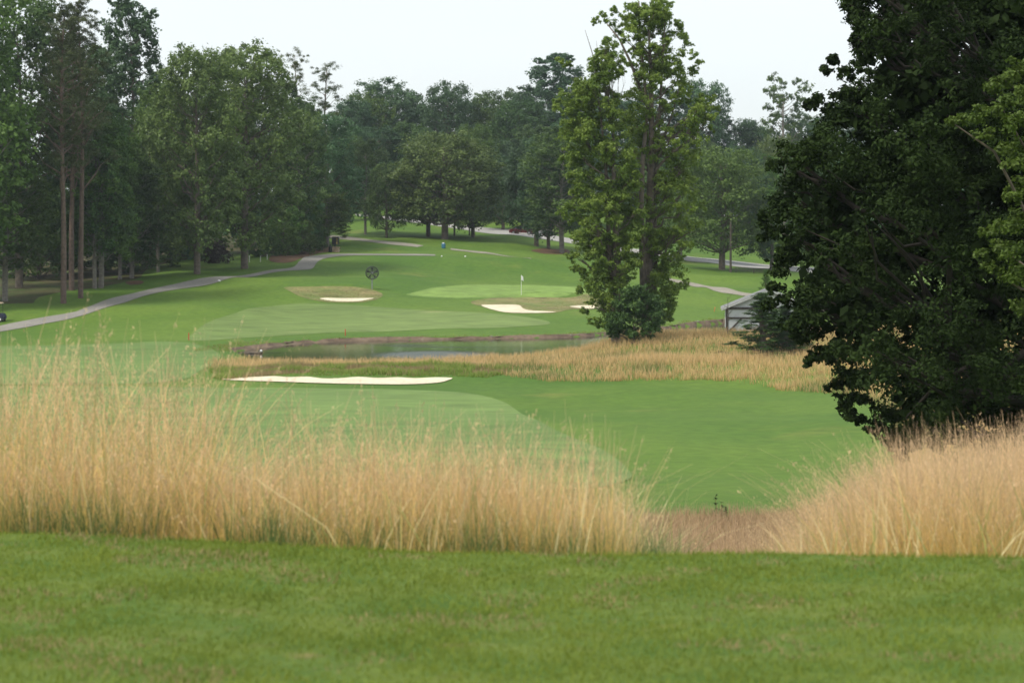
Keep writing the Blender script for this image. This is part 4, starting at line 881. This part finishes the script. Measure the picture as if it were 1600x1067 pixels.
M['shorts'] = plain('navy_cotton', (.02, .025, .05), .85, var=.15)
M['hair'] = plain('brown_hair', (.05, .03, .02), .7, var=.3)
M['wood'] = plain('pole_wood', (.10, .078, .062), .9, var=.3, scale=4, bump=.02)
M['lamp'] = plain('tail_light_plastic', (.45, .03, .02), .3, var=.05)
M['lens'] = plain('clear_lens', (.6, .6, .58), .15, var=.05)
M['rock'] = plain('shore_rock', (.20, .18, .15), .9, var=.3, scale=2, bump=.04)

def base_at(px, row, dmin): x, y = hit(px, row, dmin); return (x, y, gz1(x, y))
# flagstick
p = base_at(814.5, 461.5, 215); e = tag(empty('golf_flag', p), 'white flag on thin pole standing on the putting green', 'flag')
MB().tube([(0, 0, 0), (0, 0, 2.25)], .022, 6).build('pole', M['white'], e)
mb = MB(); k = 7; v = []; f = []
for i in range(k):
    for j in range(5):
        u = i / (k - 1); w_ = j / 4; v.append((.02 + .26 * u * (.75 + .25 * w_), .07 * math.sin(u * 7 + w_ * 2), 2.24 - .52 * w_ - .18 * u * (1 - .2 * w_)))
for i in range(k - 1):
    for j in range(4): a = i * 5 + j; f.append((a, a + 1, a + 6, a + 5))
n0 = len(v); v += [(a, b + .008, c) for a, b, c in v]; f += [tuple(n0 + q for q in t[::-1]) for t in f]
mb.add(v, f).build('flag_cloth', M['white'], e, smooth=True)
# turf fan
p = base_at(581.5, 452.5, 215); e = tag(empty('turf_fan', p, R(12)), 'large round caged fan on a steel pole above the small bunker', 'fan')
ppm = FPX / p[1]; zc = (452.5 - 426.5) / ppm; rc = 9.9 / ppm
MB().tube([(0, .1, -.1), (0, .1, zc - rc * .7)], .075, 10).tube([(0, .1, zc - rc * 1.25), (0, .1, zc - rc * .9)], .12, 10).build('pole', M['steel'], e)
mb = MB()
for yy in (-.16, .16):
    mb.torus((0, yy, zc), rc, .035, 36, 6)
    for q in range(1, 6): mb.torus((0, yy + math.copysign(.05, yy) * (1 - q / 6), zc), rc * q / 6, .009, 30, 4)
    for q in range(16):
        a = 2 * math.pi * q / 16; mb.tube([(math.cos(a) * rc * .12, yy * 1.3, zc + math.sin(a) * rc * .12), (math.cos(a) * rc, yy, zc + math.sin(a) * rc)], .010, 4, False)
for q in range(12):
    a = 2 * math.pi * q / 12; mb.tube([(math.cos(a) * rc, -.16, zc + math.sin(a) * rc), (math.cos(a) * rc, .16, zc + math.sin(a) * rc)], .02, 4)
mb.build('cage', M['darksteel'], e)
v = []; f = []; n = 36
for i in range(n):
    a = 2 * math.pi * i / n
    for yy, rr in ((-.13, 1.0), (.13, 1.0), (.13, .93), (-.13, .93)): v.append((math.cos(a) * rc * rr, yy, zc + math.sin(a) * rc * rr))
for i in range(n):
    for j in range(4): f.append((i * 4 + j, i * 4 + (j + 1) % 4, ((i + 1) % n) * 4 + (j + 1) % 4, ((i + 1) % n) * 4 + j))
MB().add(v, f).build('shroud', M['darksteel'], e, smooth=False)
for q in range(5):
    a = 2 * math.pi * q / 5 + .3; mb = MB(); v = []
    for t in (.15, .5, .88):
        for s_ in (-1, 1):
            wd = .10 + .16 * t; aa = a + s_ * wd; v += [(math.cos(aa) * rc * t, s_ * .05, zc + math.sin(aa) * rc * t), (math.cos(aa) * rc * t, s_ * .05 + .012, zc + math.sin(aa) * rc * t)]
    mb.add(v, [(0, 2, 6, 4), (4, 6, 10, 8), (1, 5, 7, 3), (5, 9, 11, 7), (0, 4, 5, 1), (4, 8, 9, 5), (2, 3, 7, 6), (6, 7, 11, 10), (8, 10, 11, 9), (0, 1, 3, 2)]).build('fan_blade', M['darksteel'], e)
MB().tube([(0, -.14, zc), (0, .32, zc)], .13, 12).box((0, .3, zc), (.26, .22, .26)).build('motor', M['steel'], e)
# black sign with stone plinth, bin beside it
p = base_at(525, 394.5, 270); s_ = p[1] / FPX; e = tag(empty('tee_sign', p, R(-14)), 'black boxed sign with gold marks on a stone plinth by the path', 'sign')
rs = random.Random(4)
st = MB()
for r_ in range(4):
    for c_ in range(4):
        st.box((-.36 + .24 * c_ + (.05 if r_ % 2 else -.03) + rs.uniform(-.02, .02), rs.uniform(-.03, .03), .1 + .2 * r_), (rs.uniform(.2, .235), rs.uniform(.46, .54), rs.uniform(.17, .19)), (rs.uniform(-.05, .05),) * 3)
st.box((0, 0, .4), (.86, .42, .78))
st.build('stone_plinth', M['stone'], e)
MB().box((-.12, 0, .98), (.16, .16, .4)).build('post', M['black'], e)
h0 = 1.08; mb = MB().box((-.1, .1, h0 + .52), (.92, .42, 1.04)).box((-.1, .1, h0 + 1.06), (1.0, .5, .08)); mb.build('sign_box', M['black'], e)
MB().box((.18, -.125, h0 + .78), (.14, .02, .12)).box((.18, -.125, h0 + .55), (.2, .02, .07)).box((.16, -.125, h0 + .3), (.16, .02, .2)).box((.18, -.125, h0 + .12), (.22, .02, .08)).build('gold_marks', M['gold'], e)['kind'] = 'stuff'
p2 = base_at(516, 394.3, 270); e = tag(empty('litter_bin', p2), 'black bin with a raised lid beside the stone plinth', 'bin')
MB().tube([(0, 0, 0), (0, 0, .08), (0, 0, .72), (0, 0, .8)], [.2, .25, .25, .2], 12).build('bin_body', M['black'], e)
MB().tube([(0, 0, .8), (0, 0, .95)], [.1, .06], 8).tube([(0, 0, .95), (0, 0, 1.08)], [.11, .09], 8).build('bin_lid', M['black'], e)
# blue barrel
p = base_at(693, 388.2, 285); e = tag(empty('blue_barrel', p), 'blue barrel standing on the crest before the lawn trees', 'barrel')
MB().tube([(0, 0, 0), (0, 0, .1), (0, 0, .35), (0, 0, .4), (0, 0, .65), (0, 0, .72)], [.26, .29, .29, .31, .29, .26], 14).build('barrel_body', M['blueplastic'], e)
MB().tube([(0, 0, .72), (0, 0, .80), (0, 0, .88)], [.24, .2, .08], 12).build('barrel_lid', M['steel'], e)
# stakes and posts
def post(name, px, row, dmin, hh_, r, mat, label, cat, grp, lean=0, square=False):
    p = base_at(px, row, dmin); e = tag(empty(name, p), label, cat, grp)
    if square: MB().box((0, 0, hh_ / 2), (r * 2, r * 2, hh_)).build('shaft', mat, e)
    else: MB().tube([(0, 0, -.1), (lean * hh_, 0, hh_)], r, 8).build('shaft', mat, e)
    MB().tube([(lean * hh_, 0, hh_), (lean * hh_, 0, hh_ + r)], [r * 1.05, r * .4], 8).build('cap', mat, e)
post('hazard_stake', 295, 531.5, 170, .62, .035, M['redstake'], 'red hazard stake left of the pond end', 'stake', 'hazard stakes', square=True)
post('hazard_stake', 539.5, 524.5, 190, .58, .035, M['redstake'], 'red hazard stake on the far bank below the fan', 'stake', 'hazard stakes', square=True)
post('hazard_stake', 1115.5, 487, 225, .5, .035, M['orange'], 'leaning orange stake left of the shed roof', 'stake', 'hazard stakes', lean=.25)
for px, row, hh_, lb in ((357.6, 411, .75, 'white marker post in front of the purple brown shrub'), (389.7, 410, .85, 'white marker post just right of the largest olive tree trunk'), (407, 409.5, .75, 'white marker post third from the left by the dark shrubs'), (417.5, 406, .65, 'white marker post farthest right before the mulch bed')):
    post('marker_post', px, row, 255, hh_, .05, M['fascia'], lb, 'post', 'white marker posts')
def small(name, px, row, dmin, size, mat, label, cat, grp=None):
    p = base_at(px, row, dmin); o = MB().ball((0, 0, size[2] * .8), size, 10, 6).build(name, mat, None, p, smooth=True); tag(o, label, cat, grp)
small('tee_marker', 690, 401.8, 280, (.10, .1, .12), M['white'], 'white tee marker below the blue barrel', 'tee marker', 'white tee markers')
small('tee_marker', 727, 401.8, 280, (.13, .1, .10), M['white'], 'white tee marker right of the one below the barrel', 'tee marker', 'white tee markers')
small('path_marker', 342.6, 440, 225, (.17, .12, .10), M['white'], 'small white marker at the edge of the cart path', 'marker')
# utility poles, street sign
def upole(px, row, dmin, h_, r, label):
    p = base_at(px, row, dmin); e = tag(empty('utility_pole', p, R(20)), label, 'pole', 'wooden utility poles')
    MB().tube([(0, 0, -.3), (.05, 0, h_)], [r, r * .7], 10).build('shaft', M['wood'], e)
    MB().box((.05, 0, h_ - .6), (2.2, .1, .12)).build('crossarm', M['wood'], e)
    for q in (-.95, -.3, .45, 1.0): MB().tube([(q, 0, h_ - .54), (q, 0, h_ - .38)], [.05, .03], 6).build('insulator', M['panel'], e)
upole(710, 368.5, 300, 9.5, .16, 'utility pole right of the thickest lawn trunk')
upole(733.5, 368, 300, 9.5, .14, 'utility pole against the right lawn tree trunk')
upole(1141.5, 425.5, 280, 8.5, .17, 'utility pole beside the pale green sycamore like tree')
p = at(797, 392); zt = EYE - (338.5 - HROW) / FPX * 392; e = tag(empty('street_sign', p), 'green street name sign on a thin pole across the road', 'street sign')
MB().tube([(0, 0, 0), (0, 0, zt - p[2])], .035, 8).build('pole', M['steel'], e)
MB().box((0, 0, zt - p[2]), (.95, .02, .2)).build('name_blade', M['signgreen'], e)
MB().box((.02, 0, zt - p[2] + .21), (.62, .02, .18), (0, 0, R(60))).build('name_blade', M['signgreen'], e)
# car on the road
def car(px, row, dmin, rz, paint, label):
    p = base_at(px, row, dmin); e = tag(empty('parked_car', p, rz), label, 'car')
    prof = [(-2.15, .35), (-2.2, .7), (-1.95, .95), (-1.3, 1.0), (1.15, 1.0), (2.05, .82), (2.2, .55), (2.1, .32)]
    v = []; f = []
    for yy, sc_ in ((-.86, .96), (-.80, 1), (.80, 1), (.86, .96)):
        for a, b in prof: v.append((a * sc_, yy, .3 + (b - .3) * (1 if abs(yy) < .83 else .93)))
    n = len(prof)
    for k in range(3):
        for i in range(n): f.append((k * n + i, k * n + (i + 1) % n, (k + 1) * n + (i + 1) % n, (k + 1) * n + i))
    f += [tuple(range(n))[::-1], tuple(range(3 * n, 4 * n))]
    MB().add(v, f).build('body', paint, e)
    cp = [(-1.6, .98, .74), (-1.15, 1.38, .62), (.35, 1.4, .62), (1.05, .98, .74)]
    v = [(a, -w_, z_) for a, z_, w_ in cp] + [(a, w_, z_) for a, z_, w_ in cp]
    MB().add(v, [(0, 1, 2, 3), (4, 7, 6, 5), (0, 4, 5, 1), (2, 6, 7, 3)]).build('window_band', M['glass'], e)
    MB().box((-.4, 0, 1.41), (1.45, 1.2, .05)).build('roof', paint, e)
    for sx_ in (-1.35, 1.38):
        for sy in (-.8, .8):
            wh = MB().tube([(sx_, sy - .1, .32), (sx_, sy + .1, .32)], .32, 16).build('wheel', M['rubber'], e)
            MB().tube([(sx_, sy - .115, .32), (sx_, sy + .115, .32)], .19, 12).build('rim', M['steel'], wh)
    for sy in (-.6, .6):
        MB().box((-2.17, sy, .78), (.08, .34, .14)).build('tail_light', M['lamp'], e); MB().box((2.12, sy, .68), (.08, .34, .14)).build('headlight', M['lens'], e)
    MB().box((-2.2, 0, .6), (.03, .5, .13)).build('number_plate', M['white'], e)
car(817, 367, 340, R(-20), M['carred'], 'dark red car on the road under the lawn tree branches')
# shed
DS = 170; xs, ys, zs = at(1202, DS); pp = FPX / DS
e = tag(empty('shed', (xs, ys, zs - .05), R(-5)), 'white panelled shed with dark frame and low gable roof', 'shed')
hw_ = 3.4; he = EYE - (481 - HROW) / pp - zs + .05; ha = EYE - (453.5 - HROW) / pp - zs + .05; dp = 4.5
mb = MB()
mb.add([(-hw_, 0, 0), (hw_, 0, 0), (hw_, 0, he), (0, 0, ha - .08), (-hw_, 0, he), (-hw_, dp, 0), (hw_, dp, 0), (hw_, dp, he), (0, dp, ha - .08), (-hw_, dp, he)],
       [(0, 1, 2, 3, 4), (5, 9, 8, 7, 6), (0, 4, 9, 5), (1, 6, 7, 2)]).build('wall', M['panel'], e)
for q in range(-3, 4):
    MB().box((q * .97, -.012, (he - .2) / 2 + .05), (.93, .02, he - .35)).build('wall_panel', M['panel'], e)
ang = math.atan2(ha - he, hw_)
for s_ in (-1, 1):
    Lr = math.hypot(hw_ + .35, (ha - he) * (hw_ + .35) / hw_)
    cx = s_ * (hw_ + .35) / 2; cz = ha + .02 - (ha - he) * (hw_ + .35) / hw_ / 2
    MB().box((cx, dp / 2, cz + .05), (Lr, dp + .7, .07), (0, s_ * ang, 0)).build('roof_slope', M['shingle'], e)
    MB().box((cx, -.375, cz + .0), (Lr, .04, .2), (0, s_ * ang, 0)).build('fascia', M['fascia'], e)
    MB().box((cx, -.18, cz - .11), (Lr - .3, .34, .06), (0, s_ * ang, 0)).build('soffit', M['trimdark'], e)
for c_, d_ in (((-hw_ + .08, -.06, he / 2), (.16, .1, he)), ((hw_ - .08, -.06, he / 2), (.16, .1, he)), ((0, -.062, he - .04), (2 * hw_ - .32, .1, .17)), ((0, -.062, he - .80), (2 * hw_ - .32, .1, .14)), ((0, -.064, he / 2 - .48), (.14, .1, he - .95))):
    MB().box(c_, d_).build('frame_timber', M['trimdark'], e)
for s_ in (-1, 1):
    MB().box((s_ * (hw_ - .72), -.066, he - 1.38), (1.62, .09, .13), (0, s_ * R(-46) * -1, 0)).build('brace', M['trimdark'], e)
# bare sapling beside the shed
x, y, z = at(1137, 166); e = tag(empty('sapling', (x, y, z)), 'bare twiggy sapling at the left corner of the shed', 'sapling'); mb = MB(); gs = np.random.default_rng(8)
tp = EYE - (464 - HROW) / FPX * 166 - z
mb.tube([(0, 0, 0), (.05, 0, tp * .5), (0, .05, tp)], [.04, .028, .008], 6)
for q in range(16):
    h_ = tp * gs.uniform(.35, .95); a = gs.uniform(0, 6.28); l_ = gs.uniform(.3, .75)
    mb.tube([(0, 0, h_), (math.cos(a) * l_ * .5, math.sin(a) * l_ * .5, h_ + .12), (math.cos(a) * l_, math.sin(a) * l_, h_ + .4)], [.014, .01, .005], 4)
mb.build('trunk', M['bark'], e)
# rail fence before the road
x0, y0 = hit(1150, 426, 285); e = tag(empty('rail_fence', (x0, y0, gz1(x0, y0))), 'low dark rail fence right of the utility pole', 'fence')
q0 = None; P_ = [(x0 + 2.45 * i, y0 - .5 * i) for i in range(4)]
for a, b in P_: MB().tube([(a - x0, b - y0, gz1(a, b) - gz1(x0, y0) - .1), (a - x0, b - y0, gz1(a, b) - gz1(x0, y0) + .75)], .045, 8).build('post', M['trimdark'], e)
for (a, b), (c_, d_) in zip(P_, P_[1:]):
    for hh_ in (.7, .38): MB().tube([(a - x0, b - y0, gz1(a, b) - gz1(x0, y0) + hh_), (c_ - x0, d_ - y0, gz1(c_, d_) - gz1(x0, y0) + hh_)], .022, 6).build('rail', M['trimdark'], e)
# log and float in the pond, driftwood and stones on the mud
DL = POND_H * FPX / (552.5 - HROW); xl = (396 - 800) / FPX * DL; zw = EYE - POND_H
o = MB().tube([(-.75, 0, .02), (-.3, .03, .06), (.2, 0, .07), (.74, -.04, .05)], [.05, .09, .1, .07], 10).build('log', M['bark'], None, (xl, DL, zw), smooth=True); tag(o, 'dark half sunk log at the left end of the pond', 'log')
o = MB().ball((0, 0, .0), (.10, .10, .10), 12, 8).build('float', M['white'], None, (xl + .62, DL - .02, zw + .22), smooth=True); tag(o, 'small white float resting on the end of the pond log', 'float')
DW = POND_H * FPX / (509.5 - HROW); o = MB().tube([(-.9, 0, .08), (-.2, .1, .16), (.5, 0, .22), (1.1, -.1, .42)], [.05, .1, .09, .04], 8).build('driftwood', M['rock'], None, ((1046 - 800) / FPX * DW, DW - .3, zw), smooth=True); tag(o, 'pale driftwood at the waterline right of the tall pair', 'driftwood')
rk = []
for v_ in range(3):
    g = np.random.default_rng(60 + v_); b = MB().ball((0, 0, 0), 1, 9, 6); vv = np.array(b.v); vv *= (1 + g.normal(0, .12, len(vv)))[:, None]; me = bpy.data.meshes.new('rock'); me.from_pydata(vv.tolist(), [], b.f); me.materials.append(M['rock']); rk.append(me)
g = np.random.default_rng(9)
for i in range(12):
    j = int(g.integers(20, len(shore) - 6)); q = shore[j] + nn_[j] * g.uniform(.0, .3); s_ = g.uniform(.06, .13)
    o = link('rock', rk[i % 3], None, (q[0], q[1], gz1(q[0], q[1]) + s_ * .3)); o.scale = (s_ * g.uniform(1, 2), s_, s_ * .6); o.rotation_euler = (0, 0, g.uniform(0, 3)); tag(o, 'small pale stone on the mud of the far pond bank', 'stone', 'stones along the far pond bank')
# weeds before the fairway edge
for px, D, hh_, lb in ((1118, 52, .75, 'taller dark green weed at the near edge of the fairway'), (1127, 52.5, .55, 'shorter dark green weed right of the taller one'), (1134, 52, .45, 'smallest dark weed at the near fairway edge')):
    x, y, z = at(px, D); e = tag(empty('weed_plant', (x, y, z)), lb, 'weed'); mb = MB().tube([(0, 0, 0), (.02, 0, hh_ * .5), (0, .02, hh_)], [.012, .009, .004], 5); mb.build('stem', M['bankgr'], e)
    mb = MB(); rs = random.Random(px)
    for q in range(26):
        h_ = hh_ * rs.uniform(.15, 1); a = rs.uniform(0, 6.28); l_ = .13 * (1.15 - h_ / hh_ * .6); ca, sa = math.cos(a), math.sin(a)
        mb.add([(0, 0, h_), (ca * l_ * .5 - sa * .022, sa * l_ * .5 + ca * .022, h_ + .05), (ca * l_, sa * l_, h_ + .03), (ca * l_ * .5 + sa * .022, sa * l_ * .5 - ca * .022, h_ + .05)], [(0, 1, 2, 3)])
    mb.build('foliage', LM['dark'], e)['kind'] = 'stuff'
# golf cart at the left frame edge with its passenger
cx, cy = hit(-10, 502.5, 195); cz = gz1(cx, cy)
e = tag(empty('golf_cart', (cx, cy, cz), R(-6)), 'golf cart with cream roof at the left frame edge by the path', 'golf cart')
prof = [(-1.15, .3), (-1.15, .72), (-.55, .75), (-.5, .62), (-.1, .62), (-.05, .36), (.55, .34), (.72, .85), (1.0, .8), (1.15, .55), (1.15, .28)]
n = len(prof); v = [(a, -.52, b) for a, b in prof] + [(a, .52, b) for a, b in prof]
MB().add(v, [tuple(range(n)), tuple(range(n, 2 * n))[::-1]] + [(i, i + n, (i + 1) % n + n, (i + 1) % n) for i in range(n)]).build('body', M['shorts'], e)
MB().box((-.02, 0, 1.82), (1.75, 1.1, .07)).box((-.02, 0, 1.87), (1.6, .96, .05)).build('roof', M['cream'], e)
for a, b in ((-.8, -.5), (-.8, .5), (.78, -.5), (.78, .5)): MB().tube([(a, b, .7), (a * .96, b, 1.8)], .022, 6).build('roof_post', M['black'], e)
MB().box((-.32, 0, .72), (.5, 1.0, .14)).build('seat', M['cream'], e); MB().box((-.6, 0, 1.0), (.1, 1.0, .42), (0, R(-8), 0)).build('backrest', M['cream'], e)
sw = MB().torus((.32, -.26, 0), .17, .016, 18, 5).build('steering_wheel', M['black'], e); sw.location = (0, 0, 1.02)
MB().box((.79, 0, 1.3), (.02, .96, .8)).build('windscreen', M['glass'], e) if False else None
for a in (-.78, .82):
    for b in (-.48, .48):
        wh = MB().tube([(a, b - .09, .24), (a, b + .09, .24)], .24, 16).build('wheel', M['rubber'], e); MB().tube([(a, b - .1, .24), (a, b + .1, .24)], .13, 10).build('rim', M['white'], wh)
# seated person: one skinned body, clothes over it
def skinned(name, pts, edges, rad, mat, parent, sub=1):
    me = bpy.data.meshes.new(name); me.from_pydata(pts, edges, []); me.materials.append(mat); o = link(name, me, parent)
    md = o.modifiers.new('skin', 'SKIN'); md.use_smooth_shade = True
    for i, r_ in enumerate(rad): me.skin_vertices[0].data[i].radius = (r_, r_)
    me.skin_vertices[0].data[0].use_root = True
    ss = o.modifiers.new('smooth', 'SUBSURF'); ss.levels = sub; ss.render_levels = sub
    return o
pe = tag(empty('person', (cx, cy, cz + .02), R(-6)), 'person in purple top and white shoes sitting in the golf cart', 'person')
by = -.27
PT_ = [(-.34, by, .84), (-.37, by, 1.05), (-.36, by, 1.26), (-.33, by, 1.38), (-.31, by, 1.45),
       (-.22, by - .10, .86), (.10, by - .11, .88), (.22, by - .11, .46), (.30, by - .11, .42),
       (-.22, by + .10, .86), (.12, by + .11, .88), (.28, by + .11, .46), (.38, by + .11, .42),
       (-.35, by - .19, 1.32), (-.26, by - .24, 1.08), (-.02, by - .18, 1.0), (.06, by - .16, .99),
       (-.35, by + .19, 1.32), (-.24, by + .24, 1.08), (.02, by + .16, 1.04), (.1, by + .12, 1.05)]
ED = [(0, 1), (1, 2), (2, 3), (3, 4), (0, 5), (5, 6), (6, 7), (7, 8), (0, 9), (9, 10), (10, 11), (11, 12), (2, 13), (13, 14), (14, 15), (15, 16), (2, 17), (17, 18), (18, 19), (19, 20)]
RD = [.15, .13, .14, .06, .055, .095, .065, .05, .03, .095, .065, .05, .03, .055, .045, .035, .03, .055, .045, .035, .03]
body = skinned('body', PT_, ED, RD, M['skin'], pe)
hd = MB().ball((-.29, by, 1.56), (.092, .078, .115), 16, 12).ball((-.195, by, 1.55), (.018, .014, .02), 6, 5).ball((-.29, by - .08, 1.55), (.02, .012, .03), 6, 5).ball((-.29, by + .08, 1.55), (.02, .012, .03), 6, 5)
hd.build('head', M['skin'], pe, smooth=True)
for s_ in (-1, 1): MB().ball((-.207, by + s_ * .032, 1.575), .011, 6, 5).build('eye', M['black'], pe)
MB().box((-.203, by, 1.505), (.01, .045, .008)).build('mouth', M['lamp'], pe)
MB().ball((-.31, by, 1.595), (.1, .085, .105), 14, 10).build('hair', M['hair'], pe, smooth=True)
skinned('shirt', [PT_[i] for i in (0, 1, 2, 13, 14, 17, 18)], [(0, 1), (1, 2), (2, 3), (3, 4), (2, 5), (5, 6)], [.162, .145, .152, .075, .062, .075, .062], M['purple'], pe)
skinned('shorts', [PT_[0], PT_[5], (-.02, by - .105, .87), PT_[9], (0, by + .105, .87)], [(0, 1), (1, 2), (0, 3), (3, 4)], [.158, .11, .09, .11, .09], M['shorts'], pe)
for q, s_ in ((7, -1), (11, 1)):
    a = PT_[q]; MB().ball((a[0] + .07, a[1], .41), (.14, .05, .05), 10, 6).build('shoe', M['white'], pe, smooth=True)
    # five fingers closing on the knee or wheel
for q in (16, 20):
    a = PT_[q]
    for k_ in range(4):
        off = (k_ - 1.5) * .018; ln = (.055, .065, .062, .048)[k_]
        MB().tube([(a[0], a[1] + off, a[2]), (a[0] + ln * .6, a[1] + off * 1.1, a[2] + .004), (a[0] + ln, a[1] + off * 1.15, a[2] - .025)], [.010, .009, .006], 6).build('finger', M['skin'], body)
    MB().tube([(a[0] - .02, a[1] + .03, a[2]), (a[0] + .02, a[1] + .055, a[2] - .008), (a[0] + .045, a[1] + .05, a[2] - .025)], [.011, .010, .007], 6).build('thumb', M['skin'], body)

# ------------------------------------------------------------------ summer haze
m = bpy.data.materials.new('haze'); m.use_nodes = True; nt = m.node_tree; nt.nodes.clear()
pv = nt.nodes.new('ShaderNodeVolumePrincipled'); pv.inputs['Color'].default_value = (.80, .90, 1.0, 1); pv.inputs['Density'].default_value = .00012; pv.inputs['Anisotropy'].default_value = .2
oo = nt.nodes.new('ShaderNodeOutputMaterial'); nt.links.new(pv.outputs[0], oo.inputs['Volume'])
hz = MB().box((0, 670, 26), (4300, 1480, 74)).build('haze', m); tag(hz, 'pale summer haze over the course', kind='stuff')
